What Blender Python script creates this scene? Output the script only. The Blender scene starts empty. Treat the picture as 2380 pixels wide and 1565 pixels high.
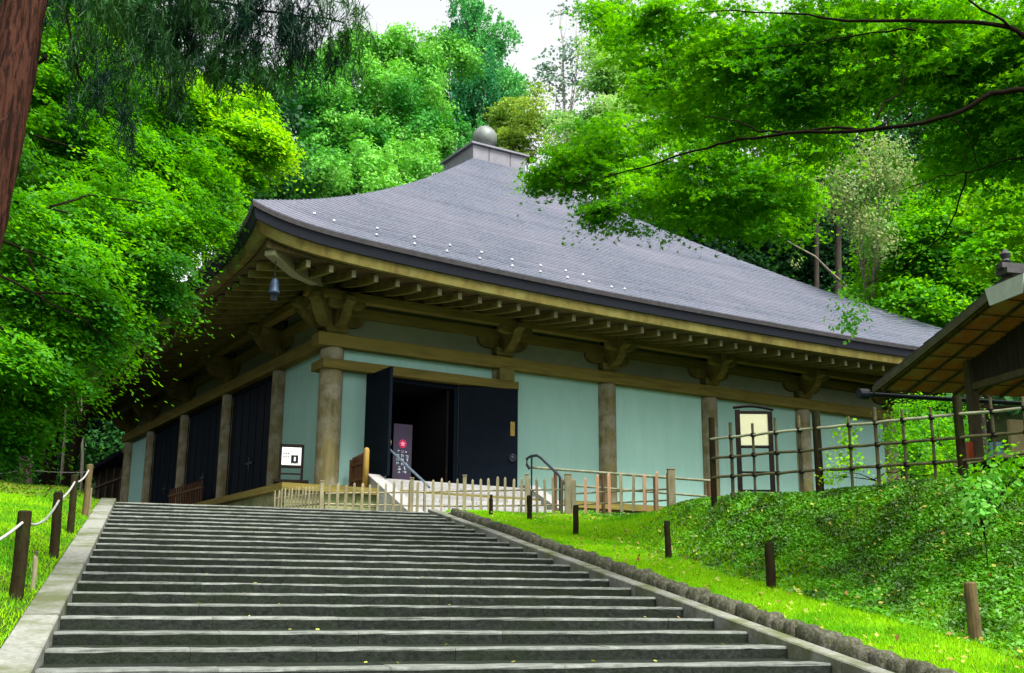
import bpy, math, random
import numpy as np
from mathutils import Vector, Matrix
random.seed(7); rng = np.random.default_rng(7)
C = bpy.context.scene.collection
R = math.radians
# ------------------------------------------------------------------ camera, sky, sun, exposure
FPX = 2586.7; PITCH = R(13.44); ROLL = R(-0.45)
cam = bpy.data.cameras.new('camera'); cam.sensor_width = 36; cam.lens = FPX/2380*36
cam.clip_end = 2000; cam.clip_start = 0.1
co = bpy.data.objects.new('camera', cam); C.objects.link(co)
co.matrix_world = Matrix.Rotation(math.pi/2+PITCH, 4, 'X') @ Matrix.Rotation(-ROLL, 4, 'Z')
bpy.context.scene.camera = co
w = bpy.data.worlds.new('World'); bpy.context.scene.world = w; w.use_nodes = True
nt = w.node_tree; bg = nt.nodes['Background']
sky = nt.nodes.new('ShaderNodeTexSky'); sky.sky_type = 'NISHITA'; sky.sun_disc = False
SUN_EL, SUN_AZ = R(60), R(140)      # azimuth clockwise from +Y
sky.sun_elevation = SUN_EL; sky.sun_rotation = SUN_AZ; sky.dust_density = 3
hs = nt.nodes.new('ShaderNodeHueSaturation'); hs.inputs['Saturation'].default_value = 0.12
nt.links.new(sky.outputs[0], hs.inputs['Color']); nt.links.new(hs.outputs[0], bg.inputs[0])
bg.inputs[1].default_value = 0.15
sun = bpy.data.lights.new('sun', 'SUN'); sun.energy = 3.0; sun.angle = R(22); sun.color = (1, .97, .9)
so = bpy.data.objects.new('sun', sun); C.objects.link(so)
sd = Vector((math.sin(SUN_AZ)*math.cos(SUN_EL), math.cos(SUN_AZ)*math.cos(SUN_EL), math.sin(SUN_EL)))
so.rotation_euler = sd.to_track_quat('Z', 'Y').to_euler(); so.location = sd*40
vs = bpy.context.scene.view_settings
vs.view_transform = 'Standard'; vs.look = 'None'; vs.gamma = 1; vs.exposure = 1.25; vs.use_curve_mapping = False
# ------------------------------------------------------------------ site measures (metres, eye at origin)
YAW = R(58.34)
KX, KY = -5.624, 34.0                                  # wall corner of the hall
U3 = np.array([math.sin(YAW), math.cos(YAW), 0]); V3 = np.array([-math.cos(YAW), math.sin(YAW), 0])
SD = np.array([-.3045, .9525]); QD = np.array([.9525, .3045])   # up the stairs / across them
STOP, ZTOP, SLOPE = 28.9, 2.3, .159
QL, QR = -.84, 7.0
def ray(px, py):
    X, Y = px-1190, py-782.5; cr, sr = math.cos(ROLL), math.sin(ROLL); X, Y = X*cr+Y*sr, -X*sr+Y*cr
    c, s = math.cos(PITCH), math.sin(PITCH); x, up = X/FPX, -Y/FPX
    return np.array([x, c-up*s, s+up*c])
def at(px, py, d): r = ray(px, py); return r*(d/r[1])
def sq(s, q, z=0): p = SD*s+QD*q; return np.array([p[0], p[1], z])
def hall_w(a, b, z): return np.array([KX, KY, 0])+U3*a+V3*b+np.array([0, 0, z])
# ------------------------------------------------------------------ materials
def mat(name, c1, c2=None, scale=4, rough=.8, bump=.3, stretch=(1,1,1), c3=None, s3=.6, t3=(.45,.62), detail=6, spec=.3, island=0, metal=0):
    m = bpy.data.materials.new(name); m.use_nodes = True; n = m.node_tree.nodes; l = m.node_tree.links
    p = n['Principled BSDF']; p.inputs['Roughness'].default_value = rough
    p.inputs['Specular IOR Level'].default_value = spec; p.inputs['Metallic'].default_value = metal
    tc = n.new('ShaderNodeTexCoord'); mp = n.new('ShaderNodeMapping'); mp.inputs['Scale'].default_value = stretch
    oi = n.new('ShaderNodeObjectInfo'); sh = n.new('ShaderNodeVectorMath'); sh.operation = 'ADD'
    sc = n.new('ShaderNodeVectorMath'); sc.operation = 'SCALE'; sc.inputs[3].default_value = 13.0
    cx = n.new('ShaderNodeCombineXYZ')
    for i in range(3): l.new(oi.outputs['Random'], cx.inputs[i])
    l.new(cx.outputs[0], sc.inputs[0]); l.new(tc.outputs['Object'], mp.inputs['Vector'])
    l.new(mp.outputs[0], sh.inputs[0]); l.new(sc.outputs[0], sh.inputs[1])
    nz = n.new('ShaderNodeTexNoise'); nz.inputs['Scale'].default_value = scale; nz.inputs['Detail'].default_value = detail; nz.inputs['Roughness'].default_value = .65
    l.new(sh.outputs[0], nz.inputs['Vector'])
    c2 = c2 or tuple(x*.7 for x in c1)
    rp = n.new('ShaderNodeValToRGB'); rp.color_ramp.elements[0].position = .35; rp.color_ramp.elements[1].position = .65
    rp.color_ramp.elements[0].color = (*c1, 1); rp.color_ramp.elements[1].color = (*c2, 1)
    l.new(nz.outputs['Fac'], rp.inputs[0]); out = rp.outputs[0]
    if c3:
        n3 = n.new('ShaderNodeTexNoise'); n3.inputs['Scale'].default_value = s3; n3.inputs['Detail'].default_value = 5; n3.inputs['Roughness'].default_value = .7
        l.new(sh.outputs[0] if stretch == (1,1,1) else tc.outputs['Object'], n3.inputs['Vector'])
        r3 = n.new('ShaderNodeValToRGB'); r3.color_ramp.elements[0].position = t3[0]; r3.color_ramp.elements[1].position = t3[1]
        l.new(n3.outputs['Fac'], r3.inputs[0])
        mx = n.new('ShaderNodeMix'); mx.data_type = 'RGBA'; l.new(r3.outputs[0], mx.inputs[0]); l.new(out, mx.inputs[6]); mx.inputs[7].default_value = (*c3, 1)
        out = mx.outputs[2]
    hv = n.new('ShaderNodeHueSaturation'); mr = n.new('ShaderNodeMapRange'); mr.inputs[3].default_value = .86; mr.inputs[4].default_value = 1.14
    l.new(oi.outputs['Random'], mr.inputs[0])
    if island:
        g = n.new('ShaderNodeNewGeometry'); l.new(g.outputs['Random Per Island'], mr.inputs[0]); mr.inputs[3].default_value = 1-island; mr.inputs[4].default_value = 1+island
    l.new(mr.outputs[0], hv.inputs['Value']); l.new(out, hv.inputs['Color'])
    l.new(hv.outputs[0], p.inputs['Base Color'])
    if bump:
        b = n.new('ShaderNodeBump'); b.inputs['Strength'].default_value = bump; b.inputs['Distance'].default_value = .03
        l.new(nz.outputs['Fac'], b.inputs['Height']); l.new(b.outputs[0], p.inputs['Normal'])
    return m
def leafmat(name, c1, c2, c3, s3=.5, transl=.5, rough=.6, gloss=.015, t3=(.42,.6)):
    m = bpy.data.materials.new(name); m.use_nodes = True; n = m.node_tree.nodes; l = m.node_tree.links
    n.remove(n['Principled BSDF']); out = n['Material Output']
    g = n.new('ShaderNodeNewGeometry'); tc = n.new('ShaderNodeTexCoord')
    at_ = n.new('ShaderNodeAttribute'); at_.attribute_name = 'rnd'
    m1 = n.new('ShaderNodeMix'); m1.data_type = 'RGBA'; m1.inputs[6].default_value = (*c1, 1); m1.inputs[7].default_value = (*c2, 1)
    l.new(at_.outputs['Fac'], m1.inputs[0])
    nz = n.new('ShaderNodeTexNoise'); nz.inputs['Scale'].default_value = s3; nz.inputs['Detail'].default_value = 4; l.new(tc.outputs['Object'], nz.inputs['Vector'])
    r3 = n.new('ShaderNodeValToRGB'); r3.color_ramp.elements[0].position = t3[0]; r3.color_ramp.elements[1].position = t3[1]; l.new(nz.outputs['Fac'], r3.inputs[0])
    m2 = n.new('ShaderNodeMix'); m2.data_type = 'RGBA'; l.new(r3.outputs[0], m2.inputs[0]); l.new(m1.outputs[2], m2.inputs[6]); m2.inputs[7].default_value = (*c3, 1)
    d = n.new('ShaderNodeBsdfDiffuse'); t = n.new('ShaderNodeBsdfTranslucent'); gl = n.new('ShaderNodeBsdfGlossy'); gl.inputs['Roughness'].default_value = rough
    hv = n.new('ShaderNodeHueSaturation'); hv.inputs['Hue'].default_value = .485; hv.inputs['Saturation'].default_value = 1.1; hv.inputs['Value'].default_value = 1.15
    l.new(m2.outputs[2], hv.inputs['Color']); l.new(hv.outputs[0], t.inputs['Color'])
    l.new(m2.outputs[2], d.inputs['Color'])
    a = n.new('ShaderNodeMixShader'); a.inputs[0].default_value = transl; l.new(d.outputs[0], a.inputs[1]); l.new(t.outputs[0], a.inputs[2])
    b = n.new('ShaderNodeMixShader'); b.inputs[0].default_value = gloss; l.new(a.outputs[0], b.inputs[1]); l.new(gl.outputs[0], b.inputs[2])
    l.new(b.outputs[0], out.inputs[0]); return m
M = {}
M['wood'] = mat('weathered_wood', (.145,.120,.030), (.070,.058,.015), 3, .75, .5, (1,1,.25), c3=(.15,.14,.04), s3=.8, spec=.1)
M['woodh'] = mat('weathered_beam_wood', (.190,.155,.035), (.095,.078,.020), 3, .75, .5, (.25,.25,3), c3=(.15,.125,.03), s3=.5, spec=.1)
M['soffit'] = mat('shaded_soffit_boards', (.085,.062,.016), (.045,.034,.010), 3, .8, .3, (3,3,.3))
M['pillar'] = mat('pillar_wood', (.19,.16,.065), (.09,.082,.032), 3.2, .75, .6, (2.5,2.5,.25), c3=(.23,.215,.15), s3=1.1)
M['endgrain'] = mat('rafter_end_wood', (.27,.26,.15), (.19,.18,.10), 10, .8, .2)
M['plaster'] = mat('green_light_plaster', (.315,.515,.480), (.27,.465,.42), 1.6, .9, .12, (2.2,2.2,.35), c3=(.26,.46,.39), s3=.45, t3=(.35,.75), spec=.05, detail=9)  # white plaster; green cast of the surrounding light put into its colour
M['frieze'] = mat('grey_green_plaster', (.19,.215,.13), (.15,.175,.10), 1.5, .9, .1)
M['navy'] = mat('black_lacquer_door', (.0035,.007,.013), (.002,.0045,.009), 2, .6, .1, spec=.05)
M['fascia'] = mat('dark_bark_eave_edge', (.013,.016,.028), (.007,.009,.016), 9, .8, .5, (1,1,14))
M['edge'] = mat('roof_edge_grey', (.060,.055,.058), (.035,.032,.035), 7, .7, .3)
M['roof'] = mat('slate_grey_roofing', (.120,.132,.168), (.034,.043,.062), 9, .75, .6, (1.2,1.2,3), c3=(.120,.118,.150), s3=.25, t3=(.4,.75), detail=9, spec=.25)
M['cap'] = mat('grey_copper_cap', (.19,.185,.21), (.13,.13,.15), 2, .5, .15, spec=.5)
M['dew'] = mat('dew_ball_metal', (.20,.225,.20), (.11,.125,.12), 2, .5, .1, metal=.35)
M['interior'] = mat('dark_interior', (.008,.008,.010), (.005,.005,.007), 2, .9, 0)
M['brass'] = mat('old_brass', (.26,.19,.04), (.12,.09,.02), 12, .4, .2, metal=.6)
M['iron'] = mat('dark_iron', (.02,.03,.045), (.01,.015,.02), 8, .5, .1, metal=.3)
M['steel'] = mat('grey_steel_rail', (.16,.22,.27), (.1,.15,.19), 8, .4, .1, metal=.4)
M['stone_lt'] = mat('pale_granite', (.34,.335,.33), (.24,.24,.235), 14, .85, .25)
M['stone_md'] = mat('grey_granite', (.36,.39,.38), (.25,.28,.28), 12, .85, .3, c3=(.24,.26,.17), s3=.8)
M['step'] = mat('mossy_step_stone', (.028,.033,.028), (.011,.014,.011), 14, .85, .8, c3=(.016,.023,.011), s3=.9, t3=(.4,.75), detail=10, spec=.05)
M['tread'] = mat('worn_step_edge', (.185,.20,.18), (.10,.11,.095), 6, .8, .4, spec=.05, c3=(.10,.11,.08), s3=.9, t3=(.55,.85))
M['curb'] = mat('kerb_stone', (.23,.235,.21), (.15,.155,.13), 16, .85, .3, c3=(.09,.105,.05), s3=.9, spec=.1)
M['cobble'] = mat('round_edging_stone', (.14,.135,.105), (.04,.04,.03), 5, .85, .8, c3=(.045,.055,.02), s3=3, spec=.05)
M['podium'] = mat('podium_stone', (.20,.21,.090), (.12,.13,.07), 6, .85, .4, c3=(.09,.12,.04), s3=1)
M['gravel'] = mat('pale_ground', (.36,.35,.31), (.25,.25,.21), 20, .95, .4)
M['picket'] = mat('pale_picket_wood', (.28,.25,.145), (.15,.135,.075), 6, .8, .4, (1,1,.4))
M['picket_red'] = mat('red_stained_picket', (.42,.20,.13), (.35,.24,.13), 5, .8, .4, (1,1,.5))
M['bamboo'] = mat('aged_bamboo', (.10,.088,.034), (.038,.036,.016), 6, .6, .3)
M['bamboo_lt'] = mat('pale_bamboo', (.30,.31,.20), (.15,.155,.09), 5, .6, .2)
M['post'] = mat('dark_stake_wood', (.028,.020,.009), (.014,.010,.005), 9, .85, .6, (1,1,.3), c3=(.024,.030,.009), s3=3, spec=.05)
M['postlt'] = mat('lighter_stake_wood', (.12,.085,.028), (.06,.042,.016), 8, .8, .4, (1,1,.3))
M['rope'] = mat('pale_rope', (.45,.46,.42), (.3,.3,.27), 30, .9, .3)
M['brown'] = mat('red_brown_wood', (.13,.055,.02), (.06,.028,.012), 5, .7, .4, (1,1,.3))
M['gold_wood'] = mat('honey_wood', (.33,.22,.040), (.2,.13,.04), 5, .6, .3, (1,1,.3))
M['darkwood'] = mat('dark_stained_wood', (.014,.010,.008), (.008,.006,.005), 5, .7, .2, spec=.05)
M['bark'] = mat('red_cedar_bark', (.058,.024,.015), (.016,.008,.006), 2.6, .9, 1.0, (9,9,.22), spec=.03, detail=12)
M['trunk'] = mat('grey_brown_bark', (.06,.047,.033), (.025,.021,.015), 6, .9, .8, (2,2,.4))
M['trunk_lt'] = mat('pale_bark', (.26,.23,.17), (.14,.12,.09), 6, .9, .5, (2,2,.4))
M['branch'] = mat('dark_branch_bark', (.014,.011,.006), (.008,.006,.004), 9, .9, .5, spec=.02)
M['hut_bark'] = mat('red_cedar_shingle', (.80,.23,.07), (.48,.13,.04), 8, .8, .6, (6,1,1), c3=(.60,.30,.13), s3=2, island=.25)  # bark colour raised to stand in for sunlight reflected under the roof
M['hut_wood'] = mat('hut_grey_wood', (.115,.085,.045), (.055,.042,.024), 5, .75, .4, (1,1,.4))
M['hut_dark'] = mat('hut_dark_wood', (.030,.022,.014), (.018,.013,.009), 5, .75, .3)
M['rake'] = mat('hut_rake_wood', (.11,.10,.05), (.06,.055,.028), 5, .75, .3)
M['hut_pale'] = mat('hut_pale_wood', (.50,.42,.22), (.40,.33,.16), 5, .7, .2)
M['white'] = mat('white_paint', (.60,.62,.60), (.50,.52,.50), 6, .6, 0)
M['stud'] = mat('pale_metal_stud', (.50,.52,.55), (.34,.36,.38), 30, .5, 0)
M['paper'] = mat('white_poster', (.80,.82,.80), (.76,.78,.77), 6, .6, 0)
M['ink'] = mat('black_ink', (.012,.011,.012), (.009,.008,.010), 6, .8, 0, spec=.05)
M['beige'] = mat('beige_board', (.44,.44,.28), (.40,.40,.25), 4, .7, 0)
M['purple'] = mat('purple_banner_cloth', (.045,.032,.075), (.035,.026,.040), 5, .8, .1)
M['crimson'] = mat('crimson_crest', (.42,.01,.08), (.35,.01,.040), 5, .7, 0)
M['pink'] = mat('pink_petal', (.85,.35,.50), (.8,.3,.45), 5, .7, 0)
M['teal_print'] = mat('pale_print', (.35,.45,.48), (.3,.4,.42), 5, .7, 0)
M['blue'] = mat('pale_blue_plastic', (.20,.45,.55), (.18,.40,.50), 5, .4, 0)
M['orange'] = mat('orange_red_plastic', (.45,.06,.01), (.4,.05,.01), 5, .4, 0)
M['grass_soil'] = mat('mossy_turf', (.028,.062,.006), (.018,.036,.005), 3, .95, .8, spec=.02, c3=(.05,.055,.015), s3=1.2, t3=(.5,.68))
M['litter'] = mat('forest_floor', (.012,.017,.006), (.006,.010,.004), 2, .95, .8, spec=0)
M['bronze'] = mat('bronze_bell_patina', (.05,.09,.14), (.03,.05,.09), 8, .5, .2, metal=.4)
M['leaf_right'] = leafmat('maple_leaves_right', (.065,.38,.001), (.21,.57,.002), (.040,.26,.002), .55, .62)
M['leaf_left'] = leafmat('maple_leaves_left', (.045,.31,.001), (.15,.48,.002), (.020,.17,.002), .45, .6)
M['leaf_lime'] = leafmat('lime_maple_leaves', (.15,.52,.002), (.36,.64,.003), (.07,.36,.002), .5, .5)
M['leaf_far'] = leafmat('far_broadleaf', (.13,.50,.040), (.27,.62,.11), (.04,.26,.03), .22, .35)  # far foliage lightened, distance haze put into the leaf colour
M['leaf_far2'] = leafmat('far_cedar_leaves', (.09,.42,.09), (.17,.52,.13), (.045,.24,.09), .15, .3)  # haze worked into this lighter colour too
M['leaf_pale'] = leafmat('pale_oak_leaves', (.28,.54,.16), (.42,.62,.20), (.18,.42,.10), .3, .4)
M['leaf_grey'] = leafmat('grey_pine_needles', (.20,.32,.22), (.28,.38,.27), (.14,.26,.18), .3, .3)
M['leaf_yel'] = leafmat('yellow_green_leaves', (.22,.40,.05), (.34,.46,.08), (.16,.30,.05), .4, .4)
M['leaf_dark'] = leafmat('dark_forest_leaves', (.020,.12,.020), (.04,.17,.03), (.012,.06,.022), .25, .25)
M['leaf_cedar'] = leafmat('cedar_hanging_needles', (.014,.080,.012), (.035,.125,.010), (.006,.030,.018), .8, .25)
M['leaf_vine'] = leafmat('pale_vine_leaves', (.26,.40,.10), (.40,.40,.20), (.13,.32,.06), 1.5, .4)
M['grass'] = leafmat('grass_blades', (.20,.58,.002), (.38,.70,.004), (.10,.42,.002), .9, .4, .6, .01, (.45,.68))
M['cover'] = leafmat('ground_cover_leaves', (.05,.25,.003), (.11,.38,.004), (.030,.10,.005), 1.6, .3, .5, .03, (.42,.60))
M['gold_moss'] = leafmat('golden_moss', (.10,.16,.008), (.17,.19,.02), (.05,.12,.005), 2, .2)
M['dead'] = leafmat('fallen_leaves', (.28,.30,.04), (.25,.13,.03), (.38,.42,.08), 2, .2)
for n_ in M['bark'].node_tree.nodes:
    if n_.type == 'VALTORGB' and n_.color_ramp.elements[0].color[0] > .05: n_.color_ramp.elements[0].position = .44; n_.color_ramp.elements[1].position = .56
    if n_.type == 'BUMP': n_.inputs['Distance'].default_value = .06
# ------------------------------------------------------------------ mesh helpers
def link(name, me, m, parent=None, loc=None):
    o = bpy.data.objects.new(name, me); C.objects.link(o)
    if m is not None and len(me.materials) == 0: me.materials.append(m)
    if parent: o.parent = parent
    if loc is not None: o.location = loc
    return o
def tag(o, label, cat, group=None):
    o['label'] = label; o['category'] = cat
    if group: o['group'] = group
    return o
def thing(name, label, cat, loc=(0,0,0), rz=0, group=None):
    o = bpy.data.objects.new(name, None); C.objects.link(o); o.location = loc; o.rotation_euler = (0,0,rz); o.empty_display_size = .3
    return tag(o, label, cat, group)
class MB:
    def __init__(s): s.v = []; s.f = []; s.mi = []
    def add(s, v, f, mi=0):
        b = len(s.v); s.v += [tuple(map(float, p)) for p in v]; s.f += [tuple(i+b for i in q) for q in f]; s.mi += [mi]*len(f); return s
    def box(s, x0,x1,y0,y1,z0,z1, mi=0, T=None):
        v = [(x0,y0,z0),(x1,y0,z0),(x1,y1,z0),(x0,y1,z0),(x0,y0,z1),(x1,y0,z1),(x1,y1,z1),(x0,y1,z1)]
        if T: v = [T(p) for p in v]
        return s.add(v, [(0,3,2,1),(4,5,6,7),(0,1,5,4),(1,2,6,5),(2,3,7,6),(3,0,4,7)], mi)
    def bar(s, p0, p1, wd, h, mi=0, up=(0,0,1)):
        p0 = Vector(p0); p1 = Vector(p1); d = (p1-p0).normalized(); sx = d.cross(Vector(up)); sx = sx.normalized() if sx.length > 1e-4 else Vector((1,0,0)); uz = sx.cross(d)
        v = []
        for p in (p0, p1):
            for a, b in ((-1,-1),(1,-1),(1,1),(-1,1)): v.append(p+sx*a*wd/2+uz*b*h/2)
        return s.add(v, [(0,1,2,3),(4,7,6,5),(0,4,5,1),(1,5,6,2),(2,6,7,3),(3,7,4,0)], mi)
    def tube(s, pts, r, n=8, mi=0, wob=0):
        pts = [Vector(p) for p in pts]; rr = r if hasattr(r, '__len__') else [r]*len(pts); v = []; f = []
        for i, p in enumerate(pts):
            d = (pts[min(i+1, len(pts)-1)]-pts[max(i-1, 0)]).normalized()
            a = d.cross(Vector((0,0,1))); a = a.normalized() if a.length > .05 else Vector((1,0,0)); b = a.cross(d)
            for k in range(n):
                t = 2*math.pi*k/n; q = rr[i]*(1+wob*(random.random()-.5)); v.append(p+a*math.cos(t)*q+b*math.sin(t)*q)
        for i in range(len(pts)-1):
            for k in range(n): f.append((i*n+k, i*n+(k+1)%n, (i+1)*n+(k+1)%n, (i+1)*n+k))
        f.append(tuple(range(n))[::-1]); f.append(tuple((len(pts)-1)*n+k for k in range(n)))
        return s.add(v, f, mi)
    def lathe(s, prof, n=16, c=(0,0,0), mi=0):
        v = []; f = []
        for r, z in prof:
            for k in range(n): t = 2*math.pi*k/n; v.append((c[0]+r*math.cos(t), c[1]+r*math.sin(t), c[2]+z))
        m = len(prof)
        for i in range(m-1):
            for k in range(n): f.append((i*n+k, i*n+(k+1)%n, (i+1)*n+(k+1)%n, (i+1)*n+k))
        f.append(tuple(range(n))[::-1]); f.append(tuple((m-1)*n+k for k in range(n)))
        return s.add(v, f, mi)
    def prism(s, poly, y0, y1, T=None, mi=0):      # poly in (x,z), extruded along y
        n = len(poly); v = [(x,y0,z) for x,z in poly]+[(x,y1,z) for x,z in poly]
        if T: v = [T(p) for p in v]
        return s.add(v, [tuple(range(n)), tuple(range(n,2*n))[::-1]]+[((k+1)%n, k, n+k, n+(k+1)%n) for k in range(n)], mi)
    def mesh(s, name, smooth=False, mats=None):
        me = bpy.data.meshes.new(name); me.from_pydata(s.v, [], s.f)
        if mats:
            for m in mats: me.materials.append(m)
            me.polygons.foreach_set('material_index', s.mi)
        if smooth: me.polygons.foreach_set('use_smooth', [True]*len(s.f))
        import bmesh
        bm = bmesh.new(); bm.from_mesh(me); bmesh.ops.recalc_face_normals(bm, faces=bm.faces); bm.to_mesh(me); bm.free()
        me.update(); return me
    def build(s, name, m, parent=None, loc=None, smooth=False, mats=None, bev=0):
        o = link(name, s.mesh(name, smooth, mats), m, parent, loc)
        if bev:
            b = o.modifiers.new('bevel', 'BEVEL'); b.width = bev; b.segments = 2; b.limit_method = 'ANGLE'
        return o
def npmesh(name, V, F, m, parent=None, rnd=None, kind=None, smooth=False):
    me = bpy.data.meshes.new(name); nf, k = F.shape
    me.vertices.add(len(V)); me.vertices.foreach_set('co', V.astype(np.float32).ravel())
    me.loops.add(nf*k); me.loops.foreach_set('vertex_index', F.astype(np.int32).ravel())
    me.polygons.add(nf); me.polygons.foreach_set('loop_start', np.arange(0, nf*k, k, dtype=np.int32))
    if rnd is not None:
        a = me.attributes.new('rnd', 'FLOAT', 'POINT'); a.data.foreach_set('value', rnd.astype(np.float32))
    me.update(calc_edges=True)
    o = link(name, me, m, parent)
    if smooth: me.polygons.foreach_set('use_smooth', [True]*nf)
    if kind: o['kind'] = kind
    return o
# ------------------------------------------------------------------ terrain
def lp(s): return np.where(s < 3, ZTOP-SLOPE*(STOP-3), np.minimum(ZTOP-SLOPE*(STOP-s), ZTOP))
def sst(x): x = np.clip(x, 0, 1); return x*x*(3-2*x)
def vnoise(x, y, k, seed=0):
    r = np.random.default_rng(seed); o = np.zeros_like(x, dtype=float)
    for i in range(7):
        a = r.uniform(0, 6.28); f = k*r.uniform(.6, 1.7); o += np.sin((x*math.cos(a)+y*math.sin(a))*f+r.uniform(0, 6.28))
    return o/3.5
def ground_z(s, q):
    s = np.asarray(s, float); q = np.asarray(q, float); L = lp(s)
    qc = 9.7+np.maximum(19.25-s, -1)*.47+.5*sst((s-20)/4)
    zp = 1.98+.05*vnoise(s, q, .5, 3)
    right = L+.04+.05*sst((q-7.3)/1.6)+(zp-L-.09)*np.clip(.55*sst((q-9.25)/np.maximum(qc-8.9+.6, 1.5))+.45*np.clip((q-9.25)/np.maximum(qc-8.9+.2, 1.5),0,1),0,1)*np.where(zp > L, 1, 0)
    zl = L+.02+.26*sst((-q-1.25)/.7)+.10*np.clip(-q-1.3, 0, 30); left = np.minimum(zl, 2.5+.02*np.clip(-q-6,0,20))
    right = np.where(q < 7.5, L-.06, right); z = np.where(q > 3, right, left)
    z = z+.05*vnoise(s, q, 1.6, 5)*sst((np.abs(q-2.8)-4.6)/1.5)
    top = ZTOP+.0*s
    z = np.where(s > STOP, z*(1-sst((s-STOP)/1.2))+top*sst((s-STOP)/1.2), z)
    x = SD[0]*s+QD[0]*q; y = SD[1]*s+QD[1]*q
    hill = .55*np.clip(y-72-.25*np.abs(x-5), 0, 60)+.35*np.clip(-x-22-.12*np.clip(y-30,0,40), 0, 60)+.35*np.clip(x-30-.2*np.clip(y-40,0,50), 0, 50)
    z = z+hill*(1+.08*vnoise(x, y, .1, 9))
    ins = (q > -1.1) & (q < 7.12) & (s < STOP+.2)
    return np.where(ins, lp(s)-.35, z)
ss = np.unique(np.concatenate([np.arange(-12, 6, 2.), np.arange(6, 30, .3), [STOP-.02, STOP+.2,STOP+.21], np.arange(30, 50, 1.), np.arange(50, 240, 4.)]))
qs = np.unique(np.concatenate([np.arange(-140, -14, 4.), np.arange(-14, -1.3, .35), [-1.22,-1.12,-1.08], [7.11,7.13], np.arange(7.3, 18, .3), np.arange(18, 180, 4.), [1,3,5]]))
S, Q = np.meshgrid(ss, qs, indexing='ij'); Z = ground_z(S, Q)
V = np.stack([SD[0]*S+QD[0]*Q, SD[1]*S+QD[1]*Q, Z], -1).reshape(-1, 3)
ni, nj = S.shape; I, J = np.meshgrid(np.arange(ni-1), np.arange(nj-1), indexing='ij'); b0 = (I*nj+J).ravel()
F = np.stack([b0, b0+nj, b0+nj+1, b0+1], -1)
g = npmesh('ground', V, F, None, kind='structure', smooth=True)
g.data.materials.append(M['grass_soil']); g.data.materials.append(M['litter']); g.data.materials.append(M['gravel'])
cs, cq = (S[:-1,:-1]+.01).ravel(), (Q[:-1,:-1]+.01).ravel()
mi = np.where((cs > 40) | (cq < -13) | (cq > 24) | ((cq < -1.2) & (cs > 27.5)), 1, 0)
mi = np.where((cs >= STOP-.1) & (cs < 40) & (cq > -3) & (cq < 14) , 2, mi)
g.data.polygons.foreach_set('material_index', mi.astype(np.int32))
# ------------------------------------------------------------------ stone stairway
stair = bpy.data.objects.new('stairway', None); C.objects.link(stair); stair['kind'] = 'structure'
RISE, TREAD = .138, .868
for k in range(27):
    s0 = STOP-TREAD*k; z = ZTOP-RISE*k; q = QL; first = True
    while q < QR-.05:
        wd = random.uniform(1.1, 1.75); q2 = min(q+wd, QR)
        if QR-q2 < .5: q2 = QR
        dz = random.uniform(-.003, .003); ds = random.uniform(-.006, .006)
        mb = MB(); T = lambda p: sq(p[1], p[0], p[2])
        r_ = .018
        # nosing slightly rounded: top slab + riser
        n_seg = 6; xs = [q+.0015+(q2-q-.003)*i/n_seg for i in range(n_seg+1)]
        prof = [(s0+ds, z-RISE-.12), (s0+ds-.002, z-.028), (s0+ds, z-.016), (s0+ds+.006, z-.006), (s0+ds+.02, z+dz), (s0+ds+.36+random.uniform(-.03,.03), z+dz+.003), (s0+TREAD+.05, z+dz+.008), (s0+TREAD+.05, z-RISE-.12)]
        v = []; jit = [[(random.uniform(-.006,.006), random.uniform(-.005,.005)) for _ in prof] for _ in xs]
        for i, x in enumerate(xs):
            for j, (a, zz) in enumerate(prof):
                ja, jz = jit[i][j] if 0 < j < 6 and 0 < i < n_seg else (0, 0)
                v.append(sq(a+ja*(8 if j == 5 else 1), x, zz+jz))
        npf = len(prof); fs = []; mis = []
        for i in range(n_seg):
            for j in range(npf):
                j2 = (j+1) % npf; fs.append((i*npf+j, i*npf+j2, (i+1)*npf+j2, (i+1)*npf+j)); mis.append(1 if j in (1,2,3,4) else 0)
        fs += [tuple(range(npf))[::-1], tuple(n_seg*npf+j for j in range(npf))]; mis += [0, 0]
        mb.add(v, fs); mb.mi = mis
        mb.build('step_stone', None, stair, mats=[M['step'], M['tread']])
        q = q2
for side in (0, 1):
    qa, qb = ((QL-.36, QL-.003), (QR+.003, QR+.23))[side]; s = 5.0
    while s < STOP+.1:
        ln = random.uniform(1.3, 2.0); s2 = min(s+ln, STOP+.25)
        if STOP+.25-s2 < .6: s2 = STOP+.25
        mb = MB(); dz = random.uniform(-.008, .008)+.05
        v = []
        for a in (s+.006, s2-.006):
            for b, dd in ((qa,-.45),(qb,-.45),(qb,-.015),(qb-.015,0),(qa+.015,0),(qa,-.015)):
                v.append(sq(a, b, ZTOP-SLOPE*(STOP-a)+dz+dd+.02))
        mb.add(v, [(0,5,4,3,2,1),(6,7,8,9,10,11)]+[(k,(k+1)%6,6+(k+1)%6,6+k) for k in range(6)])
        mb.build('kerb_stone', M['curb'], stair); s = s2
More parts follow.
